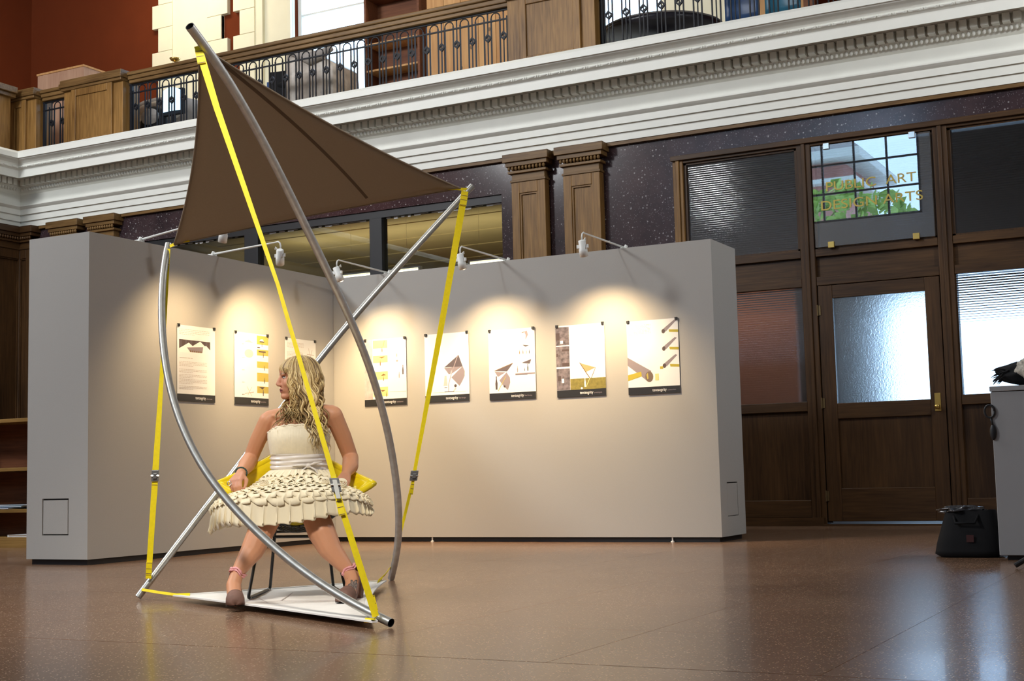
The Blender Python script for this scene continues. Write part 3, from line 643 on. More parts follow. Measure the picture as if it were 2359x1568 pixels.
def drape(x0, x1, y0, y1, ztop, amp, seed):
    rnd = random.Random(seed); ph = [rnd.uniform(0, 6) for _ in range(6)]; mb = M()
    def fn(u, v):
        q = 2*PI*u; r = 1.0 if v > 0.25 else v/0.25
        sx, sy = (x1-x0)/2, (y1-y0)/2; c, s = math.cos(q), math.sin(q); pw = 0.45
        px = math.copysign(abs(c)**pw, c)*sx*r; py = math.copysign(abs(s)**pw, s)*sy*r
        fold = amp*(math.sin(9*q+ph[0])+0.6*math.sin(17*q+ph[1]))*max(0, v-0.25)
        zt = ztop(px, py) if callable(ztop) else ztop
        z = zt + 0.02*math.sin(7*px+ph[2]) if v <= 0.25 else zt*(1-(v-0.25)/0.75)
        return ((x0+x1)/2 + px*(1+fold), (y0+y1)/2 + py*(1+fold), z)
    return mb.grid(fn, 64, 14, True)
lump('draped_armchair', 'armchair wrapped in a crumpled grey dust sheet behind the railing', 'armchair', (-10.83, 15.15, 5.2),
     [('dust_sheet', drape(-0.47, 0.42, -0.35, 0.35, lambda x, y: 1.42 - 0.55*(x+0.3) if x > -0.28 else 1.40, 0.12, 3), FOIL, True), ('rolled_sheet', M().tube([(-0.40,-0.37,1.30),(-0.2,-0.39,1.22),(0.05,-0.40,1.08),(0.25,-0.39,1.12),(0.40,-0.37,1.18)], [0.05,0.07,0.085,0.07,0.04], 10), GREYC, True), ('seat', M().box(-0.42, 0.36, -0.3, 0.3, 0, 0.5), GREYC, False)])
lump('black_office_chair', 'black swivel chair beside the wrapped armchair on the balcony', 'chair', (-11.60, 15.5, 5.2),
     [('seat', M().ell((0, 0, 1.0), (0.27, 0.25, 0.08)), DARKC, True), ('backrest', M().grid(lambda u, v: (-0.26+0.52*u, -0.22+0.05*math.cos(PI*(u-0.5)), 0.78+0.42*v), 8, 6).grid(lambda u, v: (0.26-0.52*u, -0.16+0.05*math.cos(PI*(u-0.5)), 0.78+0.42*v), 8, 6), DARKC, True), ('column', M().tube([(0,0,0.08),(0,0,0.98)], 0.03).tube([(-0.25,0,0.05),(0.25,0,0.05)], 0.02).tube([(0,-0.25,0.05),(0,0.25,0.05)], 0.02), DARKC, False)])
lump('wooden_box', 'small tan wooden box leaning behind the black chair on the balcony', 'box', (-11.32, 16.1, 5.2), [('carcase', M().box(-0.16, 0.16, 0, 0.2, 0, 1.18), PLY, False), ('lid', M().box(-0.17, 0.17, -0.01, 0.21, 1.18, 1.22), PLY, False)])
lump('file_box', 'small blue file box on the balcony left of the black chair', 'box', (-12.12, 15.6, 5.2), [('carcase', M().box(-0.05, 0.05, 0, 0.25, 0, 1.18), BLUEP, False), ('spine_label', M().box(-0.02, 0.02, -0.004, 0, 0.95, 1.1), CYANP, False)])
lump('round_settee', 'rounded grey upholstered settee behind the left stretch of railing', 'settee', (-13.55, 15.2, 5.2),
     [('backrest', M().lathe([(0.50, 0), (0.56, 0.5), (0.58, 0.80), (0.54, 0.92), (0.44, 0.96), (0.3, 0.97), (0.01, 0.97)], 28), GREYC, True), ('cushion', M().ell((0.1, -0.48, 0.72), (0.45, 0.2, 0.16)), FOIL, True)])
lump('monitor', 'glowing blue-white computer screen behind the left railing', 'monitor', (-12.87, 14.35, 5.2),
     [('screen', M().grid(lambda u, v: (-0.16+0.34*u, -0.02-0.02*math.sin(PI*u), 0.56+0.34*v - 0.05*(2*u-1)**2*v), 8, 4), SCREEN, True), ('casing', M().box(-0.18, 0.2, 0.0, 0.06, 0.52, 0.88), DARKC, False), ('stand', M().tube([(0,0.05,0.0),(0,0.05,0.55)], 0.03).box(-0.2, 0.2, -0.1, 0.2, 0, 0.03), DARKC, False)])
lump('slumped_bag', 'dark bag slumped in front of the glowing screen on the balcony', 'bag', (-13.22, 14.38, 5.2), [('bag_body', M().ell((0, 0, 0.40), (0.24, 0.12, 0.30)), DARKC, True), ('flap', M().ell((0.02, -0.1, 0.52), (0.16, 0.06, 0.12)), GREYC, True)])
lump('pale_cabinet', 'pale birch cabinet standing against the red wall in the left corner of the balcony', 'cabinet', (-15.6, 14.9, 5.2), [('carcase', M().box(-0.47, 0.5, 0, 0.6, 0, 1.72), wood('birch', (0.36, 0.20, 0.13), (0.48, 0.30, 0.20), 'Z', 0.5), False), ('top_board', M().box(-0.48, 0.51, -0.015, 0.6, 1.72, 1.75), PLY, False)])
lump('round_table', 'dark round table with a pale rim behind the right railing', 'table', (-5.72, 14.9, 5.2), [('tabletop', M().lathe([(0.70, 0.52), (0.73, 0.56), (0.73, 0.60), (0.70, 0.615), (0.01, 0.615)], 36), mat('table_top', (0.025, 0.022, 0.03), 0.3), True), ('rim', M().lathe([(0.735, 0.60), (0.74, 0.61), (0.735, 0.618), (0.69, 0.619)], 36), GREYC, True), ('pedestal', M().lathe([(0.3, 0), (0.08, 0.06), (0.06, 0.5), (0.2, 0.52)], 16), DARKC, True)])
def blue_chair(x, label, m_):
    t = thing('plastic_chair', label, 'chair', (x, 14.7, 5.2), 0, 'blue chairs on the balcony')
    obj('shell', M().grid(lambda u, v: (-0.2+0.4*u, 0.2-0.38*min(1, v*2)+0.03*math.sin(PI*u), 0.45+(0 if v < 0.5 else (v-0.5)*0.85)), 8, 10), m_, t, True).modifiers.new('thick', 'SOLIDIFY').thickness = 0.02
    for sx in (-1, 1):
        for sy in (-1, 1): obj('leg', M().tube([(sx*0.16, sy*0.14, 0.45), (sx*0.2, sy*0.2, 0)], 0.012), CHROME, t)
    return t
blue_chair(-4.61, 'dark blue plastic chair behind the right railing, left one of two', BLUEP)
blue_chair(-4.14, 'blue plastic chair with a teal back behind the right railing, right one of two', CYANP)
lump('oak_door_leaf', 'tan wooden door leaf with a dark knob behind the right railing', 'door', (-4.85, 16.5, 5.2), [('leaf', M().box(-0.42, 0.42, 0, 0.05, 0, 2.6), PLY, False), ('frame', M().box(-0.56, -0.42, -0.02, 0.08, 0, 2.7).box(0.42, 0.56, -0.02, 0.08, 0, 2.7), BOOKW, False), ('knob', M().ell((-0.32, -0.04, 1.42), (0.03, 0.03, 0.03)), DARKC, True)])
t = thing('brass_uplight', 'small brass lamp glowing on the balcony handrail in front of the cream pier', 'lamp', (-12.42, BY+0.02, 6.24))
obj('foot', M().lathe([(0.05, 0), (0.045, 0.012), (0.012, 0.02), (0.01, 0.05)], 14), BRASS, t, True); obj('bowl', M().lathe([(0.012, 0.05), (0.06, 0.075), (0.075, 0.10), (0.07, 0.10), (0.05, 0.08), (0.01, 0.06)], 16), BRASS, t, True)

# ------------------------------------------------------------------ display partitions
def partition(name, x0, x1, y0, y1, label, hatch):
    t = thing(name, label, 'partition', (x0, y0, 0)); w, d = x1-x0, y1-y0
    b_ = M(); Z0_, Z1_ = 0.042, 2.525
    if hatch == 'front':     # access hatch in the end face that looks at -Y
        hx0, hx1, hz0, hz1 = 0.165, 0.44, 0.222, 0.50
        b_.box(0, w, 0.02, d, Z0_, Z1_).box(0, hx0, 0, 0.02, Z0_, Z1_).box(hx1, w, 0, 0.02, Z0_, Z1_).box(hx0, hx1, 0, 0.02, Z0_, hz0).box(hx0, hx1, 0, 0.02, hz1, Z1_)
        obj('hatch_door', M().box(hx0+0.010, hx1-0.010, 0.001, 0.015, hz0+0.010, hz1-0.012), PANEL, t)
        obj('hatch_gap', M().box(hx0, hx1, 0.0165, 0.0195, hz0, hz1), BLACK, t)
    else:
        hy0, hy1, hz0, hz1 = 0.17, 0.44, 0.205, 0.49
        b_.box(0, w-0.02, 0, d, Z0_, Z1_).box(w-0.02, w, 0, hy0, Z0_, Z1_).box(w-0.02, w, hy1, d, Z0_, Z1_).box(w-0.02, w, hy0, hy1, Z0_, hz0).box(w-0.02, w, hy0, hy1, hz1, Z1_)
        obj('hatch_door', M().box(w-0.015, w-0.001, hy0+0.004, hy1-0.006, hz0+0.006, hz1-0.010), PANEL, t)
        obj('hatch_gap', M().box(w-0.0195, w-0.0165, hy0, hy1, hz0, hz1), BLACK, t)
    obj('panel', b_, PANEL, t)
    obj('plinth', M().box(0.03, w-0.03, 0.03, d-0.03, 0, 0.042), BLACK, t)
    return t
partition('display_partition', -8.27, -7.635, 7.6, 10.788, 'left arm of the grey display partition, seen end-on with a square hatch', 'front')
tR = partition('display_partition', -8.27, -3.78, 10.792, 11.42, 'long right arm of the grey display partition with five posters', 'side')
for x in (1.7, 4.05): obj('glide_foot', M().lathe([(0.016, 0), (0.016, 0.008), (0.007, 0.012), (0.007, 0.044)], 12, (x, 0.015, 0)), WHITE, tR)

# ------------------------------------------------------------------ posters
PW, PH = 0.47, 0.632
def U(u): return u*PW
def V(v): return PH*(1-v)
def poster(label, loc, rotz, small, paint):
    t = thing('poster', label, 'poster', loc, rotz, 'posters on the partition')
    obj('sheet', M().box(0, PW, -0.004, -0.002, 0, PH), PAPER, t)
    obj('black_band', M().box(0, PW, -0.0058, -0.004, 0, PH*0.098), BLACK, t)
    for u in (0.03, 0.97): obj('clip', M().box(U(u)-0.011, U(u)+0.011, -0.016, 0.0, PH-0.016, PH+0.008), BLACK, t, bev=0.002)
    text('title_lettering', 'tentsegrity', 0.036, PWHITE, t, (U(0.47), -0.0062, 0.022), width=0.128, ext=0.0004)
    text('subtitle_lettering', small, 0.018, PLIL, t, (U(0.76), -0.0062, 0.024), width=0.075, ext=0.0004)
    k = [0]
    def poly(name, pts, m_):
        k[0] += 1; y = -0.0042 - 0.00004*k[0]
        mb = M(); pts = [(U(u), V(v)) for u, v in pts]
        ar = sum(pts[i][0]*pts[(i+1) % len(pts)][1]-pts[(i+1) % len(pts)][0]*pts[i][1] for i in range(len(pts)))
        if ar < 0: pts = pts[::-1]
        mb.prism(pts, 0.0002, lambda a, b2, w: (a, y+w, b2)); return obj(name, mb, m_, t)
    def rect(name, u0, v0, u1, v1, m_): return poly(name, [(u0,v0),(u1,v0),(u1,v1),(u0,v1)], m_)
    def line(name, pts, w, m_):
        mb = M(); k[0] += 1; y = -0.0042 - 0.00004*k[0]
        mb.ribbon([(U(u), y, V(v)) for u, v in pts], w*PW, 0.0002, (0.3, 0, 0.95) if abs(pts[0][0]-pts[-1][0])*PW > abs(pts[0][1]-pts[-1][1])*PH else (1, 0, 0.05)); return obj(name, mb, m_, t)
    def blob(name, u, v, ru, rv, m_, n=14):
        return poly(name, [(u+ru*math.cos(2*PI*i/n), v+rv*math.sin(2*PI*i/n)) for i in range(n)], m_)
    def lines(name, u0, u1, v0, v1, n, m_=PFAINT, seed=1):
        rnd = random.Random(seed); mb = M(); k[0] += 1; y = -0.0042 - 0.00004*k[0]
        for i in range(n):
            v = v0 + (v1-v0)*i/max(1, n-1); u = u0; ue = u1 if i < n-1 else u0+(u1-u0)*0.5
            while u < ue:
                d = rnd.uniform(0.02, 0.07); mb.box(U(u), U(min(u+d, ue)), y, y+0.0002, V(v)-0.0018, V(v)+0.0018); u += d+0.012
        o = obj(name, mb, m_, t); o['kind'] = 'stuff'; return o
    def person(u, v, h, m_): poly('figure_print', [(u-0.10*h,v),(u-0.13*h,v-0.45*h),(u-0.05*h,v-0.8*h),(u-0.06*h,v-h),(u+0.06*h,v-h),(u+0.05*h,v-0.8*h),(u+0.13*h,v-0.45*h),(u+0.10*h,v)], m_)
    paint(rect, poly, line, blob, lines, person)
    return t
def p1(rect, poly, line, blob, lines, person):
    lines('text_lines', 0.05, 0.85, 0.055, 0.12, 4, seed=3)
    rect('photo_print', 0.05, 0.19, 0.87, 0.36, PDARK)
    for i in range(6): rect('curtain_print', 0.07+0.135*i, 0.19, 0.12+0.135*i, 0.30, PGREY)
    poly('tent_print', [(0.05,0.31),(0.30,0.225),(0.40,0.265),(0.60,0.195),(0.72,0.25),(0.76,0.245),(0.87,0.30),(0.87,0.36),(0.05,0.36)], PWHITE)
    poly('tent_shade_print', [(0.25,0.29),(0.68,0.265),(0.66,0.345),(0.34,0.35)], PLIL)
    for i in range(6): rect('guest_print', 0.33+0.055*i, 0.325, 0.36+0.055*i, 0.348, PBROWN)
    lines('text_lines', 0.06, 0.40, 0.43, 0.431, 2, seed=5)
    for v0, n_, s in ((0.48, 4, 7), (0.58, 3, 8), (0.65, 3, 9), (0.71, 4, 10), (0.80, 3, 11)): lines('text_lines', 0.05, 0.78, v0, v0+0.018*(n_-1), n_, seed=s)
def p2(rect, poly, line, blob, lines, person):
    for v0, v1 in ((0.02, 0.145), (0.215, 0.30), (0.385, 0.475), (0.545, 0.665), (0.735, 0.83)): rect('yellow_block_print', 0.66, v0, 1.0, v1, PYEL)
    poly('umbrella_print', [(0.73,0.10),(0.77,0.07),(0.83,0.065),(0.88,0.10)], PWHITE); rect('umbrella_print', 0.74, 0.095, 0.88, 0.112, PDARK); person(0.81, 0.175, 0.055, PDARK); rect('bench_print', 0.67, 0.18, 0.75, 0.195, PDARK)
    rect('umbrella_print', 0.71, 0.235, 0.92, 0.255, PDARK); person(0.85, 0.33, 0.075, PDARK)
    person(0.88, 0.51, 0.07, PDARK); person(0.88, 0.69, 0.08, PDARK)
    poly('umbrella_print', [(0.71,0.745),(0.89,0.742),(0.82,0.775)], PDARK); line('pole_print', [(0.70,0.75),(0.76,0.82)], 0.01, PSTRAP); person(0.84, 0.87, 0.09, PDARK)
    blob('drawing_print', 0.42, 0.285, 0.13, 0.06, PFAINT); poly('drawing_print', [(0.28,0.125),(0.42,0.09),(0.55,0.135),(0.42,0.13)], PFAINT)
    line('drawing_print', [(0.30,0.845),(0.56,0.82)], 0.012, PFAINT); line('drawing_print', [(0.36,0.75),(0.50,0.88)], 0.01, PFAINT); line('drawing_print', [(0.50,0.75),(0.38,0.87)], 0.01, PFAINT)
    for i, v in enumerate((0.16, 0.35, 0.52, 0.69, 0.86)): lines('text_lines', 0.22, 0.30, v, v+0.001, 2, seed=i)
def p3(rect, poly, line, blob, lines, person):
    lines('text_lines', 0.06, 0.60, 0.06, 0.13, 5, seed=2); lines('text_lines', 0.06, 0.58, 0.20, 0.36, 9, seed=4)
    line('drawing_print', [(0.70,0.21),(0.94,0.215)], 0.016, PFAINT); line('drawing_print', [(0.76,0.12),(0.82,0.25)], 0.014, PFAINT); line('drawing_print', [(0.88,0.14),(0.77,0.36)], 0.014, PFAINT); line('drawing_print', [(0.80,0.25),(0.84,0.32)], 0.014, PFAINT)
def p4(rect, poly, line, blob, lines, person):
    rect('photo_print', 0.0, 0.0, 0.20, 0.90, PPHOTOF)
    for v0, v1 in ((0.02, 0.14), (0.25, 0.355), (0.49, 0.61), (0.72, 0.86)): rect('yellow_block_print', 0.21, v0, 0.56, v1, PYELL)
    person(0.43, 0.20, 0.08, PBROWN); line('pole_print', [(0.49,0.03),(0.455,0.12)], 0.012, PYEL)
    poly('canopy_print', [(0.35,0.27),(0.51,0.265),(0.42,0.295)], PBROWN); person(0.385, 0.40, 0.085, PBROWN)
    poly('canopy_print', [(0.39,0.555),(0.46,0.52),(0.52,0.55)], PBROWN); person(0.455, 0.63, 0.07, PBROWN)
    poly('canopy_print', [(0.39,0.765),(0.50,0.77),(0.43,0.795)], PBROWN); person(0.525, 0.87, 0.075, PBROWN)
    person(0.92, 0.55, 0.14, PGREY); person(0.83, 0.60, 0.09, PINK); blob('drawing_print', 0.78, 0.26, 0.012, 0.03, PINK); blob('drawing_print', 0.785, 0.345, 0.025, 0.016, PINK); line('ground_print', [(0.60,0.80),(0.99,0.80)], 0.006, PFAINT)
def p5(rect, poly, line, blob, lines, person):
    poly('canopy_print', [(0.44,0.50),(0.77,0.33),(0.86,0.50)], PGREY); poly('sail_print', [(0.44,0.505),(0.62,0.505),(0.58,0.60),(0.54,0.60)], PLIL)
    poly('sail_print', [(0.61,0.50),(0.86,0.50),(0.905,0.57),(0.90,0.64),(0.84,0.72),(0.78,0.78),(0.60,0.65)], PLIL); poly('sail_light_print', [(0.58,0.61),(0.85,0.50),(0.60,0.65)], PWHITE)
    line('pole_print', [(0.755,0.335),(0.60,0.60),(0.535,0.75),(0.535,0.86)], 0.016, PINK); line('ground_print', [(0.18,0.86),(0.92,0.86)], 0.006, PFAINT)
    poly('ghost_print', [(0.42,0.77),(0.45,0.62),(0.49,0.62),(0.51,0.77)], PFAINT); rect('figure_print', 0.44, 0.79, 0.50, 0.80, PDARK); blob('figure_print', 0.69, 0.775, 0.03, 0.022, PDARK); poly('figure_print', [(0.69,0.80),(0.71,0.82),(0.64,0.86),(0.63,0.855)], PFAINT)
    rect('base_print', 0.44, 0.852, 0.66, 0.862, PGREY)
def p6(rect, poly, line, blob, lines, person):
    poly('canopy_print', [(0.12,0.585),(0.52,0.49),(0.39,0.60)], PGREY); line('canopy_edge_print', [(0.12,0.582),(0.52,0.487)], 0.012, PBROWN); poly('sail_print', [(0.12,0.59),(0.36,0.61),(0.19,0.67)], PLIL)
    poly('sail_print', [(0.22,0.72),(0.38,0.61),(0.45,0.69),(0.455,0.76),(0.40,0.865),(0.30,0.80)], PLIL); line('pole_print', [(0.36,0.67),(0.19,0.87)], 0.012, PYEL)
    person(0.155, 0.85, 0.19, PDARK); blob('figure_print', 0.33, 0.81, 0.022, 0.016, PDARK)
    poly('sail_print', [(0.78,0.05),(0.84,0.04),(0.86,0.10),(0.80,0.17),(0.81,0.10)], PLIL); poly('canopy_print', [(0.70,0.065),(0.79,0.045),(0.76,0.065)], PBROWN)
    poly('canopy_print', [(0.73,0.235),(0.88,0.25),(0.80,0.265)], PDARK)
    for u, m_ in ((0.67, PBROWN), (0.745, PBROWN), (0.82, PINK), (0.88, PGREY)): person(u, 0.365, 0.06, m_)
    poly('canopy_print', [(0.71,0.49),(0.92,0.445),(0.88,0.51)], PGREY); rect('floor_print', 0.57, 0.635, 0.99, 0.655, PLIL); rect('floor_edge_print', 0.57, 0.65, 0.83, 0.66, PGREY)
    person(0.62, 0.62, 0.09, PLIL); person(0.84, 0.61, 0.10, PGREY); person(0.77, 0.61, 0.05, PGREY)
def p7(rect, poly, line, blob, lines, person):
    for v0, v1 in ((0.02, 0.275), (0.29, 0.575), (0.60, 0.90)): rect('photo_print', 0.0, v0, 0.275, v1, PPHOTO)
    for u0, v0, u1, v1 in ((0.0,0.10,0.08,0.20), (0.12,0.33,0.27,0.36), (0.0,0.39,0.04,0.43), (0.12,0.52,0.27,0.57), (0.02,0.70,0.09,0.77)): rect('photo_shade_print', u0, v0, u1, v1, PDARK)
    rect('photo_light_print', 0.09, 0.21, 0.15, 0.25, PWHITE); rect('photo_light_print', 0.10, 0.74, 0.15, 0.80, PWHITE)
    rect('field_print', 0.28, 0.75, 1.0, 0.902, PGRASS)
    poly('sail_print', [(0.48,0.535),(0.80,0.61),(0.60,0.665)], mat('print_sand', (0.446, 0.329, 0.149), 0.6)); line('pole_print', [(0.48,0.53),(0.60,0.665),(0.68,0.75)], 0.014, PBROWN); line('pole_print', [(0.80,0.61),(0.71,0.75)], 0.008, PBROWN); line('pole_print', [(0.68,0.75),(0.60,0.87)], 0.012, PYELL)
    person(0.58, 0.87, 0.13, PWHITE); blob('stone_print', 0.51, 0.885, 0.02, 0.015, PWHITE)
def p8(rect, poly, line, blob, lines, person):
    lines('text_lines', 0.03, 0.47, 0.06, 0.19, 8, seed=12)
    for dv in (0.0, 0.235, 0.465):
        poly('tube_print', [(0.70,0.14+dv),(0.93,0.02+dv),(0.97,0.03+dv),(0.76,0.175+dv)], PLIL); blob('tube_end_print', 0.715, 0.165+dv, 0.035, 0.030, PDARK); poly('strap_print', [(0.82,0.145+dv),(1.0,0.155+dv),(1.0,0.19+dv),(0.83,0.18+dv)], PSTRAP)
    rect('strap_print', 0.63, 0.635, 0.69, 0.67, PSTRAP)
    poly('tube_print', [(0.0,0.49),(0.46,0.69),(0.37,0.82),(0.0,0.60)], PLIL); blob('tube_end_print', 0.415, 0.765, 0.078, 0.072, mat('print_taupe', (0.161, 0.112, 0.081), 0.6)); poly('strap_print', [(0.0,0.73),(0.26,0.69),(0.27,0.755),(0.0,0.81)], PSTRAP); poly('strap_print', [(0.36,0.735),(0.39,0.71),(0.40,0.79),(0.375,0.80)], PYEL); rect('sticker_print', 0.53, 0.73, 0.60, 0.82, PYELL)
poster('text poster with a photo of white tents, nearest on the left partition', (-7.632, 8.574, 1.262), PI/2, 'abstract', p1)
poster('poster with a column of yellow squares, middle one on the left partition', (-7.632, 9.300, 1.262), PI/2, 'precedents', p2)
poster('mostly white poster partly hidden behind the woman head, beside the partition corner', (-7.632, 10.018, 1.262), PI/2, 'process', p3)
poster('poster with pale yellow squares and pink strip, first right of the partition corner', (-7.278, 10.789, 1.270), 0, 'development', p4)
poster('white poster with one grey kite-shaped canopy drawing', (-6.604, 10.789, 1.275), 0, 'final design', p5)
poster('white poster with a mauve canopy at lower left and small scenes at right', (-5.925, 10.789, 1.265), 0, 'final design', p6)
poster('poster with three grey photos and a sand sail over an olive field', (-5.246, 10.789, 1.258), 0, 'prototypes', p7)
poster('poster with grey tubes and yellow straps, nearest the partition right end', (-4.566, 10.789, 1.248), 0, 'connection', p8)

# ------------------------------------------------------------------ picture spotlights on bent arms
def spot_lamp(label, base, head, aim, power):
    b0 = Vector(base); t = thing('spotlight', label, 'lamp', base, 0, 'white picture spotlights'); h = Vector(head) - b0
    obj('clamp', M().box(-0.03, 0.03, -0.03, 0.03, -0.012, 0.03).tube([(0,0,0.02),(0.02,0,0.05)], 0.016), WHITE, t, bev=0.004)
    d = Vector((h.x, h.y, 0)).normalized(); top = h + Vector((0, 0, 0.115))
    pts = [Vector((0, 0, 0.03)) + (top - d*0.05 - Vector((0, 0, 0.03)))*k for k in (0, 0.5, 1)]
    pts += [top - d*0.02 + Vector((0,0,0.004)), top + Vector((0, 0, -0.008)), top + d*0.008 + Vector((0, 0, -0.03)), h + d*0.008 + Vector((0, 0, 0.05))]
    obj('arm', M().tube(pts, [0.009, 0.009, 0.007, 0.007, 0.007, 0.007, 0.007], 8), WHITE, t, True)
    ax = (Vector(aim) - Vector(head)).normalized(); o_ = h
    obj('lamp_head', M().tube([o_ - ax*0.045 + Vector((0,0,0.01)), o_ - ax*0.04 + Vector((0,0,0.01)), o_ + ax*0.02, o_ + ax*0.022, o_ + ax*0.085], [0.020, 0.031, 0.031, 0.036, 0.036], 16), WHITE, t, True)
    obj('yoke', M().tube([o_ + Vector((0,0,0.06)) - d*0.03, o_ + Vector((0,0,0.075)) - d*0.045, o_ + Vector((0,0,0.055)) - d*0.05], 0.006, 6).box(o_.x-0.052, o_.x+0.052, o_.y-0.008, o_.y+0.008, o_.z-0.014, o_.z+0.014), WHITE, t)
    obj('bulb', M().ell(o_ + ax*0.079, (0.024, 0.024, 0.012), 12, 6), BULB, t, True)
    d_ = bpy.data.lights.new('spot_beam', 'SPOT'); d_.energy = power; d_.color = (1.0, 0.72, 0.39); d_.spot_size = R(112); d_.spot_blend = 1.0; d_.shadow_soft_size = 0.03
    o2 = bpy.data.objects.new('spot_beam', d_); C.objects.link(o2); o2.parent = t; o2.location = o_ + ax*0.10; o2.rotation_euler = ax.to_track_quat('-Z', 'Y').to_euler()
    return t
SP = 150
spot_lamp('white spotlight on a bent arm over the first poster of the right partition', (-7.10, 10.95, 2.525), (-7.165, 10.20, 2.475), (-6.85, 10.79, 0.95), SP)
spot_lamp('white spotlight on a bent arm above the mauve canopy poster', (-5.80, 10.95, 2.525), (-5.86, 10.20, 2.47), (-5.75, 10.79, 0.95), SP)
spot_lamp('white spotlight on a bent arm in front of the right oak pilaster', (-4.63, 10.95, 2.525), (-4.69, 10.20, 2.47), (-4.75, 10.79, 0.95), SP)
spot_lamp('white spotlight on the left partition, its head in full view below the canopy', (-7.72, 9.12, 2.525), (-6.99, 9.12, 2.475), (-7.63, 9.95, 1.1), SP*1.15)
spot_lamp('white spotlight on the left partition half hidden behind the canopy corner', (-7.72, 8.23, 2.525), (-6.99, 8.40, 2.57), (-7.63, 8.75, 0.95), SP*0.6)

# ------------------------------------------------------------------ tension-tube canopy sculpture
PA = [(-3.059,4.699,0.02),(-3.21,4.734,0.058),(-3.415,4.778,0.131),(-3.603,4.82,0.217),(-3.799,4.863,0.319),(-3.977,4.904,0.433),(-4.132,4.94,0.541),(-4.289,4.98,0.667),(-4.414,5.027,0.806),(-4.541,5.079,0.962),(-4.639,5.135,1.118),(-4.732,5.207,1.301),(-4.813,5.283,1.491),(-4.871,5.356,1.661),(-4.904,5.428,1.811),(-4.91,5.452,1.856)]
PB = [(-4.432,6.816,0.012),(-4.356,6.761,0.121),(-4.288,6.692,0.25),(-4.226,6.6,0.402),(-4.167,6.486,0.575),(-4.11,6.35,0.766),(-4.064,6.206,0.952),(-4.026,6.057,1.131),(-3.994,5.892,1.314),(-3.977,5.725,1.479),(-3.961,5.544,1.646),(-3.941,5.367,1.805),(-3.912,5.175,1.973),(-3.869,4.925,2.179),(-3.842,4.692,2.344),(-3.821,4.522,2.454),(-3.814,4.366,2.535)]
PC = [(-5.084,5.417,0.016),(-5.004,5.53,0.187),(-4.924,5.641,0.374),(-4.853,5.732,0.512),(-4.772,5.832,0.667),(-4.692,5.936,0.841),(-4.585,6.069,1.066),(-4.481,6.192,1.264),(-4.391,6.297,1.437),(-4.289,6.411,1.607),(-4.166,6.544,1.806),(-4.022,6.698,2.041),(-3.858,6.868,2.291)]
def smooth_path(pts, per=4, it=2):
    p = np.array(pts, float)
    for _ in range(it): q = p.copy(); q[1:-1] = 0.25*p[:-2] + 0.5*p[1:-1] + 0.25*p[2:]; p = q
    out = []
    for i in range(len(p)-1):
        p0, p1, p2, p3 = p[max(i-1,0)], p[i], p[i+1], p[min(i+2,len(p)-1)]
        for k in range(per):
            t = k/per; out.append(0.5*((2*p1)+(-p0+p2)*t+(2*p0-5*p1+4*p2-p3)*t*t+(-p0+3*p1-3*p2+p3)*t**3))
    out.append(p[-1]); return [Vector(x) for x in out]
ts = thing('tensile_canopy', 'tall sculpture of three bowed metal tubes, yellow straps and a brown cloth canopy', 'sculpture', (-4.1, 5.6, 0))
T0 = Vector((-4.1, 5.6, 0))
def L(pts): return [Vector(p) - T0 for p in pts]
def hollow_pole(pts, r, m_, lab):
    p = smooth_path(L(pts)); mb = M(); mb.tube(p, r, 18, cap=False)
    d0, d1 = (p[1]-p[0]).normalized(), (p[-1]-p[-2]).normalized()
    o = obj('pole', mb, m_, ts, True, label=lab)
    inn = M(); inn.tube([p[0], p[0]+d0*0.001, p[0]+d0*0.06], [r, r*0.86, r*0.86], 18, cap=False).tube([p[-1], p[-1]-d1*0.001, p[-1]-d1*0.06], [r, r*0.86, r*0.86], 18, cap=False)
    inn.tube([p[0]+d0*0.058, p[0]+d0*0.062], r*0.86, 18).tube([p[-1]-d1*0.062, p[-1]-d1*0.058], r*0.86, 18)
    obj('open_end', inn, BLACK, o)
    return p
pA = hollow_pole(PA, 0.0185, GALV, 'bright bowed tube in front, from the floor at right to the left canopy corner')
pB = hollow_pole(PB, 0.0205, GALVD, 'longest tube, bowed, reaching the highest canopy corner')
pC = hollow_pole(PC, 0.0185, GALV, 'straightest tube, rising behind the woman to the right canopy corner')
def sag_tri(a, b, c, fab, fbc, fca, lift, nn=22):
    """triangular cloth with inward-curved edges; f = inward bow of each edge, lift = sag vector at the middle"""
    a, b, c = Vector(a), Vector(b), Vector(c); g = (a+b+c)/3; mb = M(); idx = {}
    for i in range(nn+1):
        for j in range(nn+1-i):
            u, v = i/nn, j/nn; w_ = 1-u-v; p = a*u + b*v + c*w_
            p += (g-(a+b)/2)*fab*4*u*v*max(0, 1-2.2*w_) + (g-(b+c)/2)*fbc*4*v*w_*max(0, 1-2.2*u) + (g-(c+a)/2)*fca*4*w_*u*max(0, 1-2.2*v)
            p += Vector(lift)*27*u*v*w_
            idx[i, j] = len(mb.v); mb.v.append(tuple(p))
    for i in range(nn):
        for j in range(nn-i):
            mb.f.append((idx[i,j], idx[i+1,j], idx[i,j+1])); mb.mi.append(0)
            if j < nn-i-1: mb.f.append((idx[i+1,j], idx[i+1,j+1], idx[i,j+1])); mb.mi.append(0)
    edges = [[Vector(mb.v[idx[nn-k, k]]) for k in range(nn+1)], [Vector(mb.v[idx[0, nn-k]]) for k in range(nn+1)], [Vector(mb.v[idx[k, 0]]) for k in range(nn+1)]]
    return mb, edges, idx
CB, CC, CA = L([(-3.863,4.481,2.491), (-3.897,6.793,2.268), (-4.869,5.452,1.852)])
mb, ed, idx = sag_tri(CB, CC, CA, 0.10, 0.05, 0.08, (0, 0, 0.0))
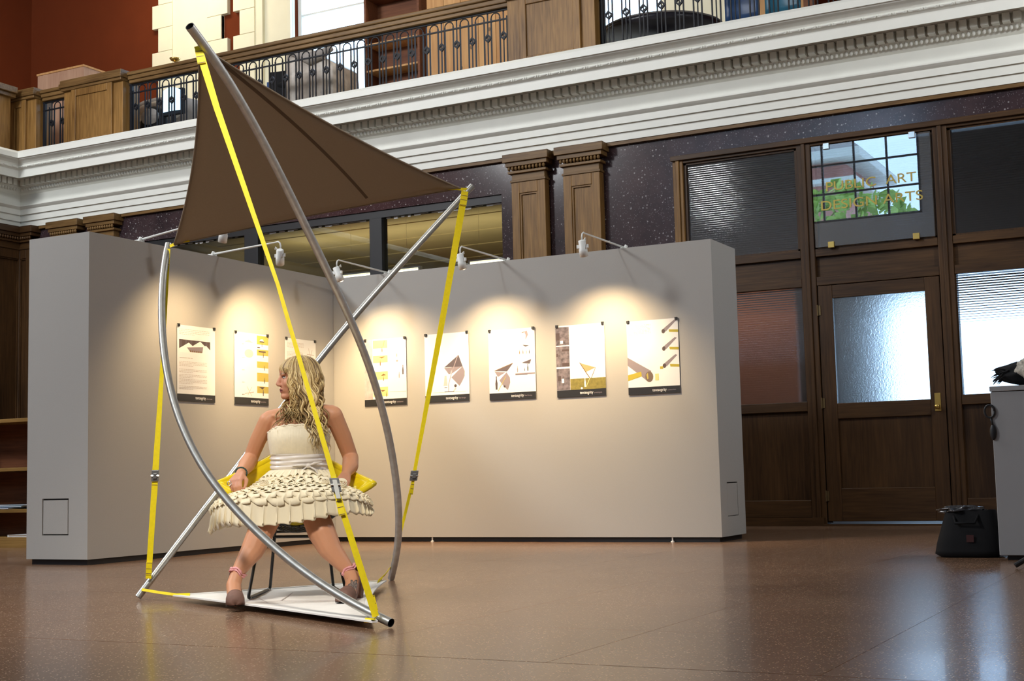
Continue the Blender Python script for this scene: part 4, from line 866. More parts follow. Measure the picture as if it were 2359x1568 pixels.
cano = obj('canopy', mb, CANVAS, ts, True); md = cano.modifiers.new('thick', 'SOLIDIFY'); md.thickness = 0.003
for e in ed: obj('canopy_hem', M().tube(e, 0.006, 6), CANVAS, cano, True)
sm = []
for k in range(23):
    u = 0.93 - 0.87*k/22; v = (1-u)*(0.77 - 0.09*k/22); w_ = 1-u-v; q = CB*u + CC*v + CA*w_; sm.append(q - (CB-CA).cross(CC-CA).normalized()*(0.004 if (CB-CA).cross(CC-CA).z > 0 else -0.004))
obj('canopy_seam', M().ribbon(sm, 0.016, 0.002, (CC-CA).normalized()), CANVASD, cano)
def strap(up, low, w, wd, lab, lever=False, ws=None):
    up, low = L(up), L(low); s = thing  # noqa
    o = obj('strap', M().ribbon(up + low, ws, 0.0022, wd), YEL, ts, label=lab)
    a, b_ = up[-1], low[0]; d = (b_-a).normalized(); c = (a+b_)/2; wv = Vector(wd).normalized(); nn = d.cross(wv).normalized()
    if nn.dot(Vector((0, 0, 0.6)) - (c + T0)) < 0: nn = -nn
    def slab(h, hw, th, off, z0=0):
        mb_ = M(); vs_ = [c + d*(sx*h+z0) + wv*(sy*hw) + nn*(off+sz*th) for sx in (-1,1) for sy in (-1,1) for sz in (-1,1)]
        return mb_.add(vs_, [(0,1,3,2),(4,6,7,5),(0,4,5,1),(2,3,7,6),(0,2,6,4),(1,5,7,3)])
    obj('buckle', slab(0.030, w*0.62, 0.007, 0.004), BUCKLE, o, bev=0.003)
    obj('buckle_lever', slab(0.040 if lever else 0.014, w*0.30, 0.005, 0.017, 0.02 if lever else 0), BUCKW if lever else BUCKLE, o, bev=0.002)
    obj('buckle_pin', M().tube([c + wv*w*0.66 + nn*0.012, c - wv*w*0.66 + nn*0.012], 0.006, 8), CHROME, o)
    for e, dd, wl in ((low[0], d, ws[len(up)]), (low[-1], -d, ws[-1]), (up[0], d, ws[0])):      # sewn label sections and strap loops at both ends
        obj('stitched_loop', M().ribbon([e + dd*0.02, e + dd*0.085], wl*1.02, 0.006, wd), YEL, o)
        for q in (0.025, 0.05, 0.08): obj('stitch_line', M().ribbon([e + dd*q, e + dd*(q+0.003)], wl*0.95, 0.0072, wd), PBROWN, o)
    return o
side = (0.80, 0.60, 0)
strap([(-3.852,4.462,2.480),(-3.767,4.485,2.196),(-3.507,4.559,1.421),(-3.284,4.628,0.617)], [(-3.262,4.626,0.537),(-3.124,4.686,0.045)], 0.031, side, 'yellow strap in front, from the top corner to the right foot', True, [0.033, 0.027, 0.016, 0.021, 0.025, 0.028])
strap([(-4.885,5.425,1.825),(-4.948,5.442,1.15),(-4.981,5.433,0.664)], [(-4.986,5.435,0.619),(-5.03,5.435,0.11)], 0.030, side, 'yellow strap at the left', ws=[0.018, 0.021, 0.033, 0.030, 0.029])
strap([(-3.875,6.81,2.252),(-4.068,6.826,1.452),(-4.263,6.825,0.634)], [(-4.273,6.825,0.583),(-4.418,6.80,0.062)], 0.036, side, 'yellow strap behind at the right', ws=[0.040, 0.034, 0.020, 0.018, 0.015])
def tie(pts, w=0.02): obj('corner_tie', M().ribbon(L(pts), w, 0.003, (0.4, 0.3, 0.85)), YEL, ts)
tie([(-4.905,5.43,1.832),(-4.872,5.452,1.851),(-4.845,5.478,1.868),(-4.812,5.505,1.873)], 0.015); tie([(-4.845,5.478,1.868),(-4.842,5.465,1.90)], 0.013)
tie([(-3.862,6.86,2.268),(-3.90,6.78,2.263),(-3.975,6.62,2.255),(-4.04,6.53,2.243)], 0.016); tie([(-3.985,6.61,2.257),(-3.985,6.60,2.30)])
tie([(-3.845,4.50,2.47),(-3.863,4.481,2.488),(-3.862,4.56,2.475)])
# pale floor cloth tied to the three feet
FC, FB, FA = L([(-4.83,5.405,0.030), (-4.225,6.43,0.030), (-3.085,4.62,0.030)])
mb, ed, idx = sag_tri(FC, FB, FA, 0.03, 0.16, 0.03, (0, 0, -0.012))
fcl = obj('floor_cloth', mb, CLOTH, ts, True); md = fcl.modifiers.new('thick', 'SOLIDIFY'); md.thickness = 0.004; md.offset = 0
for e in ed: obj('cloth_hem', M().ribbon([p + Vector((0,0,0.002)) for p in e], 0.024, 0.007, (e[-1]-e[0]).cross(Vector((0,0,1)))), CLOTHH, fcl)
for q0, q1 in (((-4.40,5.52),(-3.95,5.10)), ((-4.12,5.36),(-4.24,5.235)), ((-4.12,5.36),(-3.75,5.45)), ((-4.12,5.36),(-4.40,5.85))):
    obj('cloth_seam', M().ribbon(L([(q0[0],q0[1],0.0235),(q1[0],q1[1],0.0235)]), 0.006, 0.002, Vector((q1[0]-q0[0], q1[1]-q0[1], 0)).cross(Vector((0,0,1)))), PFAINT, fcl)
tie([(-5.06,5.42,0.055),(-4.93,5.40,0.045),(-4.80,5.39,0.036),(-4.73,5.41,0.038)], 0.014); tie([(-4.41,6.77,0.075),(-4.30,6.55,0.055),(-4.22,6.36,0.038)], 0.016); tie([(-4.24,6.43,0.045),(-4.17,6.28,0.036)], 0.016); tie([(-3.12,4.68,0.04),(-3.10,4.64,0.034),(-3.16,4.66,0.032)])

# ------------------------------------------------------------------ chair: diamond shell on black rods
OW, RW = (-4.294, 5.751, 0), R(36.7484)
ch = thing('diamond_chair', 'yellow padded diamond chair on black rod legs under the seated woman', 'chair', OW, RW)
cT, cL, cR, cF = Vector((-0.01,0.30,0.815)), Vector((-0.437,-0.03,0.588)), Vector((0.395,-0.03,0.572)), Vector((-0.02,-0.36,0.405))
def shell(u, v, off=0.0):
    p = cT*(1-u)*(1-v) + cR*u*(1-v) + cF*u*v + cL*(1-u)*v
    k = 16*u*(1-u)*v*(1-v); e = 4*max(u*(1-u)*(1 if v in (0,1) else 0), v*(1-v)*(1 if u in (0,1) else 0))
    edge = (4*u*(1-u))*(1-4*v*(1-v))**2 + (4*v*(1-v))*(1-4*u*(1-u))**2
    return p + Vector((0, 0.15, -0.20))*k + Vector((0, 0.01, -0.012))*edge*v*u + Vector((0, -0.5, 0.85))*off
rp = lambda u: 0.02 + 0.96*u
sh = obj('seat_shell', M().grid(lambda u, v: shell(rp(u), rp(v)), 22, 22), CHAIRY, ch, True)
md = sh.modifiers.new('thick', 'SOLIDIFY'); md.thickness = 0.034; md.offset = 0
bd = [shell(rp(i/20), rp(0)) for i in range(20)] + [shell(rp(1), rp(i/20)) for i in range(20)] + [shell(rp(1-i/20), rp(1)) for i in range(20)] + [shell(rp(0), rp(1-i/20)) for i in range(20)]
bd += bd[:2]
obj('piping', M().tube(bd, 0.019, 10), CHAIRY, sh, True)
for (a0, a1, b0, b1) in ((0.06,0.06,0.05,0.95), (0.05,0.95,0.06,0.06), (0.95,0.55,0.06,0.40), (0.06,0.40,0.95,0.55)):
    obj('cover_seam', M().tube([shell(a0+(a1-a0)*i/14, b0+(b1-b0)*i/14, 0.0175) for i in range(15)], 0.0035, 6), CHAIRY, sh, True)
wm = M()
for i in range(12):
    q = 0.40 + 0.05*i
    wm.tube([shell(q, 0.45+0.55*k/10, -0.045) for k in range(11)], 0.0035, 5); wm.tube([shell(0.45+0.55*k/10, q, -0.045) for k in range(11)], 0.0035, 5)
obj('wire_mesh', wm, ROD, ch, True)
fz = 0.034
lt_, rt_ = (-0.128, -0.10, 0.317), (0.14, -0.10, 0.312)
def leg(top, rear, front, top2, lab): 
    return obj('leg', M().tube(smooth_path([top, tuple(Vector(top)*0.5+Vector(rear)*0.5), rear, tuple(Vector(rear)*0.5+Vector(front)*0.5), front, tuple(Vector(front)*0.5+Vector(top2)*0.5), top2], 5, 0), 0.0078, 10), ROD, ch, True)
def rodleg(top, rear, front, top2):
    mb_ = M(); P_ = [Vector(top), Vector(rear), Vector(front), Vector(top2)]; pts_ = [P_[0]]
    for i in (1, 2):
        a, b_, c_ = P_[i-1], P_[i], P_[i+1]; d1_ = (a-b_).normalized()*0.035; d2_ = (c_-b_).normalized()*0.035
        pts_ += [b_+d1_, b_+d1_*0.35+d2_*0.12, b_+d1_*0.12+d2_*0.35, b_+d2_]
    pts_.append(P_[3]); return obj('leg', mb_.tube(pts_, 0.0080, 10), ROD, ch, True)
rodleg(lt_, (-0.158, 0.20, fz), (-0.252, -0.335, fz), (-0.20, -0.06, 0.33))
rodleg(rt_, (0.172, 0.17, fz), (0.225, -0.36, fz), (0.165, -0.05, 0.33))
for p in ((-0.165,0.16,fz), (-0.245,-0.28,fz), (0.176,0.10,fz), (0.22,-0.30,fz)): obj('glide', M().tube([(p[0], p[1]-0.03, p[2]-0.001), (p[0]-0.006, p[1]+0.03, p[2]-0.001)], 0.0088, 10), BUCKW, ch)
obj('cross_bar', M().tube([lt_, rt_], 0.0075, 10), ROD, ch, True); obj('cross_bar', M().tube([(-0.16, 0.22, 0.33), (0.16, 0.22, 0.33)], 0.0075, 10).tube([lt_, (-0.16, 0.22, 0.33)], 0.0075, 10).tube([rt_, (0.16, 0.22, 0.33)], 0.0075, 10), ROD, ch, True)
obj('brace', M().tube([(-0.16, 0.22, 0.33), tuple(shell(0.35, 0.55, -0.03))], 0.007, 8).tube([(0.16, 0.22, 0.33), tuple(shell(0.55, 0.35, -0.03))], 0.007, 8).tube([lt_, tuple(shell(0.62, 0.85, -0.03))], 0.007, 8).tube([rt_, tuple(shell(0.85, 0.62, -0.03))], 0.007, 8), ROD, ch, True)

# ------------------------------------------------------------------ seated woman
wo = thing('person', 'seated woman with wavy blond hair in a strapless cream ruffled dress, looking left', 'person', OW, RW)
B = M()
HC = Vector((-0.004, 0.065, 1.130)); hf_ = Vector((-0.985, -0.17, -0.03)).normalized(); hs = Vector((0.17, -0.985, 0.0)).normalized(); hu = hf_.cross(hs)*-1
if hu.z < 0: hu = -hu
HM = Matrix((hf_, hs, hu)).transposed()
def H(f, s, u): return HC + hf_*f + hs*s + hu*u
# torso, neck, shoulders
def ring_loft(mb_, secs, n=28, caps=True):
    vs_ = []
    for z, cx, cy, rx, ry in secs:
        for j in range(n): q = 2*PI*j/n; vs_.append((cx+rx*math.copysign(abs(math.cos(q))**0.9, math.cos(q)), cy+ry*math.copysign(abs(math.sin(q))**0.9, math.sin(q)), z))
    k = len(secs); fs_ = [(i*n+j, i*n+(j+1)%n, (i+1)*n+(j+1)%n, (i+1)*n+j) for i in range(k-1) for j in range(n)]
    if caps: fs_ += [tuple(range(n-1,-1,-1)), tuple((k-1)*n+j for j in range(n))]
    return mb_.add(vs_, fs_)
ring_loft(B, [(0.44,0,0.06,0.15,0.13),(0.52,0,0.06,0.165,0.125),(0.60,0,0.055,0.150,0.11),(0.67,0,0.045,0.132,0.098),(0.74,0,0.04,0.132,0.098),(0.80,0,0.035,0.146,0.108),(0.85,0.002,0.045,0.150,0.100),(0.90,0.006,0.058,0.150,0.078),(0.935,0.008,0.066,0.12,0.058),(0.955,0.006,0.07,0.07,0.048)])
B.ell((-0.062,-0.025,0.81), (0.062,0.052,0.055)).ell((0.062,-0.025,0.81), (0.062,0.052,0.055))
B.cap((0.004,0.068,0.93), 0.056, (-0.004,0.066,1.06), 0.050)
B.cap((0.0,0.068,0.955), 0.046, (-0.150,0.060,0.925), 0.042).cap((0.005,0.068,0.965), 0.046, (0.170,0.062,0.945), 0.044)
for s, cx in ((-1, -0.02), (1, 0.02)): B.cap((cx,0.018,0.917), 0.012, (cx+s*0.11,0.022,0.935), 0.011)
# arms
B.cap((-0.160,0.060,0.912), 0.047, (-0.212,0.105,0.815), 0.043).cap((-0.212,0.105,0.815), 0.043, (-0.252,0.150,0.722), 0.039).cap((-0.252,0.150,0.720), 0.041, (-0.272,0.06,0.683), 0.043).cap((-0.272,0.06,0.683), 0.043, (-0.296,-0.055,0.640), 0.0245)
B.cap((0.180,0.062,0.935), 0.049, (0.228,0.105,0.825), 0.046).cap((0.228,0.105,0.825), 0.046, (0.270,0.148,0.712), 0.041).cap((0.270,0.148,0.712), 0.043, (0.264,0.055,0.665), 0.043).cap((0.264,0.055,0.665), 0.043, (0.238,-0.045,0.625), 0.0245)
def hand(wr, kn, side_, curl, thumb_side, spread=0.0185):
    """palm from wrist wr to knuckles kn; side_ = across the knuckles (index to little); curl = direction the fingers close towards"""
    wr, kn, side_, curl = Vector(wr), Vector(kn), Vector(side_).normalized(), Vector(curl).normalized(); fwd = (kn-wr).normalized()
    curl = (curl - fwd*curl.dot(fwd)).normalized()
    for i in range(4): B.cap(wr + side_*((i-1.5)*0.010), 0.0155, kn + side_*((i-1.5)*spread), 0.0125, 10, 4)
    for i, ln in enumerate((0.92, 1.0, 0.95, 0.76)):
        p0 = kn + side_*((i-1.5)*spread); d0 = (fwd*0.80 + curl*0.60).normalized(); d1 = (fwd*0.05 + curl*1.0).normalized(); d2 = (fwd*-0.65 + curl*0.75).normalized()
        p1 = p0 + d0*0.040*ln; p2 = p1 + d1*0.026*ln; p3 = p2 + d2*0.020*ln
        B.cap(p0, 0.0100, p1, 0.0088, 10, 4).cap(p1, 0.0088, p2, 0.0080, 10, 4).cap(p2, 0.0080, p3, 0.0070, 10, 4)
    t0 = wr + fwd*0.022 + side_*thumb_side*0.022; t1 = t0 + (fwd*0.6 + side_*thumb_side*0.55 + curl*0.45).normalized()*0.040; t2 = t1 + (fwd*0.85 + curl*0.5 - side_*thumb_side*0.1).normalized()*0.030; t3 = t2 + (fwd*0.8 + curl*0.55 - side_*thumb_side*0.3).normalized()*0.022
    B.cap(t0, 0.0135, t1, 0.0115, 10, 4).cap(t1, 0.0115, t2, 0.0098, 10, 4).cap(t2, 0.0098, t3, 0.0085, 10, 4)
hand((-0.298,-0.062,0.637), (-0.318,-0.128,0.606), (-0.80,0.45,-0.10), (0.10,-0.35,-0.9), -1)
hand((0.236,-0.052,0.622), (0.222,-0.118,0.585), (0.80,0.45,-0.10), (-0.15,-0.35,-0.9), -1)
# legs and feet
B.cap((-0.085,0.07,0.50), 0.092, (-0.150,-0.375,0.432), 0.066).cap((-0.150,-0.38,0.428), 0.066, (-0.190,-0.43,0.350), 0.064).cap((-0.190,-0.43,0.350), 0.064, (-0.226,-0.455,0.272), 0.057).cap((-0.226,-0.455,0.272), 0.057, (-0.272,-0.49,0.205), 0.040).cap((-0.272,-0.49,0.205), 0.040, (-0.296,-0.51,0.165), 0.031)
B.cap((-0.296,-0.51,0.165), 0.031, (-0.312,-0.535,0.115), 0.035).cap((-0.312,-0.535,0.115), 0.035, (-0.306,-0.580,0.062), 0.034).cap((-0.306,-0.580,0.062), 0.034, (-0.300,-0.640,0.046), 0.024).cap((-0.302,-0.500,0.150), 0.028, (-0.306,-0.470,0.135), 0.027)
B.cap((0.085,0.07,0.50), 0.092, (0.075,-0.375,0.432), 0.068).cap((0.075,-0.38,0.428), 0.068, (0.105,-0.42,0.345), 0.068).cap((0.105,-0.42,0.345), 0.068, (0.142,-0.44,0.268), 0.058).cap((0.142,-0.44,0.268), 0.058, (0.200,-0.462,0.196), 0.041).cap((0.200,-0.462,0.196), 0.041, (0.232,-0.475,0.158), 0.031)
B.cap((0.232,-0.475,0.158), 0.031, (0.248,-0.520,0.110), 0.036).cap((0.248,-0.520,0.110), 0.036, (0.238,-0.585,0.062), 0.034).cap((0.238,-0.585,0.062), 0.034, (0.200,-0.660,0.046), 0.024).cap((0.240,-0.480,0.145), 0.028, (0.268,-0.475,0.128), 0.027)
# head
def he(f, s, u, rf, rs, ru): B.ell(H(f, s, u), (rf, rs, ru), 20, 14, HM)
he(-0.012, 0, 0.028, 0.094, 0.074, 0.076); he(0.036, 0, -0.030, 0.055, 0.060, 0.074); he(0.045, 0, 0.040, 0.050, 0.060, 0.045)
for s in (-1, 1):
    B.cap(H(-0.002, s*0.052, -0.050), 0.020, H(0.066, s*0.014, -0.090), 0.016, 12, 4); he(0.056, s*0.036, -0.026, 0.027, 0.024, 0.026); he(0.080, s*0.026, 0.022, 0.012, 0.024, 0.009); he(-0.006, s*0.073, -0.008, 0.018, 0.010, 0.030)
    he(0.098, s*0.011, -0.030, 0.012, 0.0085, 0.0085)
B.ell(H(0.074, 0, -0.089), (0.019, 0.021, 0.017), 14, 10, HM)
B.cap(H(0.087, 0, 0.016), 0.0085, H(0.104, 0, -0.020), 0.0105, 12, 4); he(0.104, 0, -0.025, 0.0125, 0.0125, 0.0105)
he(0.088, 0, -0.053, 0.0115, 0.022, 0.0062); he(0.085, 0, -0.0655, 0.0115, 0.019, 0.0068); he(0.072, 0, -0.056, 0.022, 0.030, 0.020)
raw = obj('body_raw', B, SKIN)
rm = raw.modifiers.new('remesh', 'REMESH'); rm.mode = 'VOXEL'; rm.voxel_size = 0.0042
s1 = raw.modifiers.new('smooth', 'SMOOTH'); s1.factor = 0.5; s1.iterations = 5
bpy.context.view_layer.update()
bme = bpy.data.meshes.new_from_object(raw.evaluated_get(bpy.context.evaluated_depsgraph_get())); bpy.data.objects.remove(raw)
bme.name = 'body'; nvt = len(bme.vertices); co = np.empty(nvt*3); bme.vertices.foreach_get('co', co); co = co.reshape(-1, 3)
bme.polygons.foreach_set('use_smooth', [True]*len(bme.polygons))
colr = np.tile(np.array([0.60, 0.285, 0.155]), (nvt, 1))
def tint(c, r, col, amt):
    d = np.linalg.norm(co - np.array(c), axis=1); w_ = np.clip(1 - d/r, 0, 1)[:, None]*amt; colr[:] = colr*(1-w_) + np.array(col)*w_
rngn = np.random.RandomState(3)
tint(H(0.075, 0, -0.02), 0.10, (0.54, 0.24, 0.17), 0.6)
loc_h = (co - np.array(HC)) @ np.array(HM)
lip = ((loc_h[:,0]-0.090)/0.016)**2 + (loc_h[:,1]/0.023)**2 + ((loc_h[:,2]+0.059)/0.0115)**2 < 1
colr[lip] = (0.40, 0.13, 0.11)
mouthline = lip & (np.abs(loc_h[:,2]+0.0590) < 0.0022); colr[mouthline] = (0.16, 0.05, 0.045)
for s in (-1, 1):
    br_ = (np.abs(loc_h[:,2]-0.027-0.10*(loc_h[:,1]*s-0.026)) < 0.0035) & (loc_h[:,1]*s > 0.010) & (loc_h[:,1]*s < 0.048) & (loc_h[:,0] > 0.05); colr[br_] = (0.26, 0.15, 0.08)
for cpt in ((-0.318,-0.128,0.606), (0.222,-0.118,0.585)): tint(cpt, 0.09, (0.55, 0.25, 0.17), 0.7)
# flower tattoo on the instep of her left foot: ink under the skin, so a colour of the skin itself
tc_ = np.array([0.250, -0.556, 0.098]); dt = co - tc_; ang = np.arctan2(dt[:,2]*1.0, dt[:,0]); rad = np.sqrt(dt[:,0]**2 + dt[:,2]**2)
petal = 0.0225 + 0.005*np.cos(6*ang+0.4)
ink0 = (np.abs(dt[:,1]) < 0.05) & (rad < petal); colr[ink0] = (0.27, 0.19, 0.15)
ink = ink0 & ((rad > petal-0.006) | ((rad < 0.013) & (np.cos(5*ang+rad*400) > 0.0)))
colr[ink] = (0.085, 0.075, 0.07)
at_ = bme.color_attributes.new('shade', 'FLOAT_COLOR', 'POINT'); at_.data.foreach_set('color', np.c_[colr, np.ones(nvt)].ravel())
put('body', bme, wo)
for s in (-1, 1):
    eye = obj('eye', M().ell(H(0.0715, s*0.028, 0.007), (0.0115, 0.0115, 0.0075), 14, 10, HM), EYEW, wo, True)
    obj('iris', M().ell(H(0.0785, s*0.029, 0.007), (0.0058, 0.0056, 0.0056), 12, 8, HM), EYEI, eye, True)
    obj('upper_lid', M().tube([H(0.078, s*0.018, 0.008), H(0.084, s*0.026, 0.0155), H(0.082, s*0.035, 0.0155), H(0.074, s*0.043, 0.009)], [0.0015,0.0035,0.0035,0.0015], 8), mat('dark_lash', (0.10, 0.05, 0.035), 0.6), eye, True)
# hair: a cap over the skull and wavy locks that hang from it
def lerp(a, b_, t): return tuple(a[i]+(b_[i]-a[i])*t for i in range(3))
DK, MD, LT = (0.125, 0.065, 0.022), (0.40, 0.255, 0.092), (0.76, 0.58, 0.28)
hm = M(); hm.c = (0.22, 0.135, 0.06)
hm.grid(lambda u, v: H(-0.014 + 0.099*math.sin(v*1.75)*math.cos(2*PI*u) - (0.012 if math.cos(2*PI*u) > 0.2 else 0)*math.sin(v*1.75), 0.080*math.sin(v*1.75)*math.sin(2*PI*u), 0.030 + 0.083*math.cos(v*1.75)), 26, 12, True)
rnd = random.Random(11)
def lock(az, el, end_u, wid, bias=(0,0), amp=None, wav=None, push=0.0, pw=1.3):
    """az: 0 = face, 90 = camera side (her left), 180 = back, 270 = far side; el = start height angle from the crown"""
    ca, sa = math.cos(az), math.sin(az); pts_ = []
    rf, rs, ru = 0.102+push, 0.083+push, 0.086+push
    for i in range(6):
        e = el + (1.50-el)*i/5; pts_.append(Vector((-0.014 + rf*math.sin(e)*ca, rs*math.sin(e)*sa, 0.030 + ru*math.cos(e))))
    last = pts_[-1]; nseg = 26; du = (end_u - last.z)/nseg
    amp = amp if amp is not None else rnd.uniform(0.005, 0.011); wav = wav or 0.085 + 0.02*math.sin(5*az) + rnd.uniform(-0.006, 0.006)
    ph = 2.2*math.sin(4*az+el) + 1.6*math.sin(9*az+1) + rnd.uniform(-0.5, 0.5); ph2 = ph + 1.3 + rnd.uniform(-0.3, 0.3)
    for i in range(1, nseg+1):
        t_ = i/nseg; flare = 0.012*math.sin(PI*min(1, t_*1.4)) - 0.006*t_
        pts_.append(Vector((last.x + ca*flare + bias[0]*t_**pw, last.y + sa*flare + bias[1]*t_**(pw*0.95), last.z + du*i)))
    k = len(pts_)
    for i in range(2, k):
        g = min(1, (i-2)/14); q = (0.06 - pts_[i].z)/wav*2*PI; q += 0.5*math.sin(q*0.37+ph)
        pts_[i] += Vector((math.sin(q+ph)*amp*g*(1 if abs(sa) > 0.4 else 0.4), math.cos(q+ph2)*amp*g*0.7, 0))
    W_ = [wid*(0.7+0.5*math.sin(PI*min(1, i/(k-1)*1.15)))*(1 if i < k-3 else (k-1-i)/3*0.7+0.08) for i in range(k)]
    r_ = rnd.random(); c = lerp(DK, MD, rnd.random()) if r_ < 0.36 else (lerp(MD, LT, rnd.random()) if r_ < 0.9 else LT)
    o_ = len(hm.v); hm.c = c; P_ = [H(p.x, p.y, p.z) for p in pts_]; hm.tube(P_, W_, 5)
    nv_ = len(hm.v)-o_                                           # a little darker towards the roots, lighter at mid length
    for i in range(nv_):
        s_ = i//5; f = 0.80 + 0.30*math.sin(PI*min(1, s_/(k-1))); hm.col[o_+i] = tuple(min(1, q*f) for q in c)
for i in range(420):                                          # camera side and back
    az = R(rnd.uniform(55, 215)); el = rnd.uniform(0.04, 1.0); back = az > R(125)
    ends = rnd.uniform(-0.215, -0.10) if back else rnd.uniform(-0.235, -0.10)
    lock(az, el, ends, rnd.uniform(0.0022, 0.0042), (rnd.uniform(-0.02, 0.01) + (0.016 if back else 0), rnd.uniform(0, 0.02)), push=rnd.uniform(-0.002, 0.009))
for i in range(100):                                          # curtain in front of the ear, down over the chest
    az = R(rnd.uniform(44, 66)); el = rnd.uniform(0.10, 0.7)
    lock(az, el, rnd.uniform(-0.28, -0.11), rnd.uniform(0.002, 0.0038), (rnd.uniform(-0.060, -0.015), rnd.uniform(0.02, 0.05)), push=rnd.uniform(0.0, 0.007))
for i in range(70):                                           # long bunch that falls over her left breast
    az = R(rnd.uniform(70, 112)); lock(az, rnd.uniform(0.1, 0.5), rnd.uniform(-0.41, -0.27), rnd.uniform(0.0026, 0.0045), (rnd.uniform(-0.085, -0.035), rnd.uniform(0.085, 0.115)), amp=0.010, push=0.006, pw=1.0)
for i in range(170):                                          # far side bunch that comes forward over her right shoulder
    az = R(rnd.uniform(262, 300)); lock(az, rnd.uniform(0.2, 0.7), rnd.uniform(-0.30, -0.18), rnd.uniform(0.0026, 0.0046), (rnd.uniform(0.02, 0.125), rnd.uniform(0.12, 0.20)), amp=0.011, push=0.0, pw=2.4)
for i in range(50):                                           # far side back
    az = R(rnd.uniform(215, 285)); lock(az, rnd.uniform(0.1, 0.7), rnd.uniform(-0.18, -0.10), 0.005, (0, 0))
def bang(az, drop, wid):
    ca, sa = math.cos(az), math.sin(az); pts_ = []
    for i in range(7):
        e = 0.12 + 1.16*i/6; pts_.append(Vector((-0.010 + 0.106*math.sin(e)*ca, 0.083*math.sin(e)*sa, 0.032 + 0.086*math.cos(e))))
    for i in range(1, 4): pts_.append(pts_[6] + Vector((-0.001*i, 0.004*i*(1 if sa > 0 else -1), -drop*i/3)))
    c = lerp(MD, LT, rnd.random()) if rnd.random() < 0.7 else lerp(DK, MD, rnd.random()); hm.c = c
    hm.tube([H(p.x, p.y, p.z) for p in pts_], [wid*q for q in (0.7,0.9,1,1.1,1.1,1.1,1,0.9,0.6,0.2)], 6)
for i in range(90): bang(R(rnd.uniform(-48, 56)), rnd.uniform(0.008, 0.036), rnd.uniform(0.0026, 0.0044))
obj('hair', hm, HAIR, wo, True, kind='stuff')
# dress: bodice, sash with bow, ruffled skirt
n_ = 72
def bodice(u, v):
    q = 2*PI*u; z = 0.66 + (0.205)*v; top = 0.0 if v < 0.99 else 0.0
    fr_ = max(0, -math.sin(q)); z += v*v*(0.016*fr_ - 0.03*max(0, math.sin(q)) - 0.02*abs(math.cos(q))**3)
    rx = np.interp(z, [0.64,0.72,0.78,0.82,0.87], [0.138,0.141,0.152,0.158,0.157]); ryf = np.interp(z, [0.64,0.72,0.77,0.81,0.84,0.87], [0.110,0.112,0.138,0.148,0.140,0.118]); ryb = 0.105
    c, s = math.cos(q), math.sin(q); pl = 0.0014*math.sin(90*q)
    return ((rx+pl)*math.copysign(abs(c)**0.85, c), 0.045 + (ryf if s < 0 else ryb)*math.copysign(abs(s)**0.9, s)*(1+pl*8), z)
bo = obj('bodice', M().grid(bodice, 216, 14, True), DRESS, wo, True); md = bo.modifiers.new('thick', 'SOLIDIFY'); md.thickness = 0.004; md.offset = 1
tr = [Vector(bodice(i/72, 1.0)) + Vector((0, 0, 0.003*math.sin(i*2.1))) for i in range(74)]
obj('neckline_frill', M().tube(tr, [0.0055+0.002*(i % 2) for i in range(74)], 6), DRESS, bo, True)
def sash(u, v):
    q = 2*PI*u; z = 0.642 + 0.098*v; f = 0.0035*math.sin(v*26+1.2*math.sin(q*2)) + 0.002*math.sin(v*47+q*3)
    c, s = math.cos(q), math.sin(q)
    return ((0.149+f)*math.copysign(abs(c)**0.85, c), 0.045 + (0.124+f if s < 0 else 0.117)*math.copysign(abs(s)**0.9, s), z + 0.006*math.sin(q+0.8)*v)
sa_ = obj('sash', M().grid(sash, 96, 22, True), SATIN, wo, True)
K = Vector((0.045, -0.088, 0.672))
obj('bow', M().ell(K, (0.014, 0.011, 0.013)).tube([K, K+Vector((-0.03,-0.008,-0.022)), K+Vector((-0.047,-0.010,-0.055))], [0.007,0.008,0.006], 8, flat=0.5).tube([K, K+Vector((0.035,-0.008,-0.02)), K+Vector((0.058,-0.008,-0.058))], [0.007,0.011,0.008], 8, flat=0.5).tube([K, K+Vector((0.03,0.0,0.012)), K+Vector((0.07,0.012,0.018))], [0.007,0.012,0.006], 8, flat=0.6).tube([K, K+Vector((-0.03,0.0,0.004)), K+Vector((-0.08,0.004,0.002))], [0.007,0.010,0.005], 8, flat=0.6), SATIN, sa_, True)
TT = [0, 0.15, 0.35, 0.60, 0.80, 0.90, 1.0, 1.2]; FF = [0.315, 0.43, 0.62, 0.84, 0.965, 1.0, 1.01, 1.02]
def skirt(th, t_, off=0.0):
    c, s = math.cos(th), math.sin(th); rx = 0.430 if c < 0 else 0.352; ry = 0.515 if s < 0 else 0.20
    e = 2.3; r_ = 1/((abs(c)/rx)**e + (abs(s)/ry)**e)**(1/e); rw = 1/math.sqrt((c/0.146)**2 + (s/(0.118 if s < 0 else 0.112))**2)
    f = np.interp(t_, TT, FF); k = (f-0.315)/0.685; r_ = rw + (r_-rw)*k + off
    zl = 0.372 + 0.026*c*(1 if c < 0 else 1.8) + 0.034*max(0, -s)**2
    fw_ = max(0, -s)**1.3
    z = fw_*np.interp(t_, TT, [0.655, 0.610, 0.585, 0.565, 0.540, 0.50, zl, zl-0.06]) + (1-fw_)*np.interp(t_, TT, [0.650, 0.585, 0.535, 0.505, 0.470, 0.445, zl, zl-0.06])
    back = max(0, s); z += back*(0.03 if t_ > 0.3 else 0)
    return Vector((c*r_, 0.045 + s*r_ - 0.045*k*(1 if s < 0 else 0.4), z + off*0.35))
sk = obj('skirt', M().grid(lambda u, v: skirt(2*PI*u, 0.97*v), 96, 24, True), DRESS, wo, True)
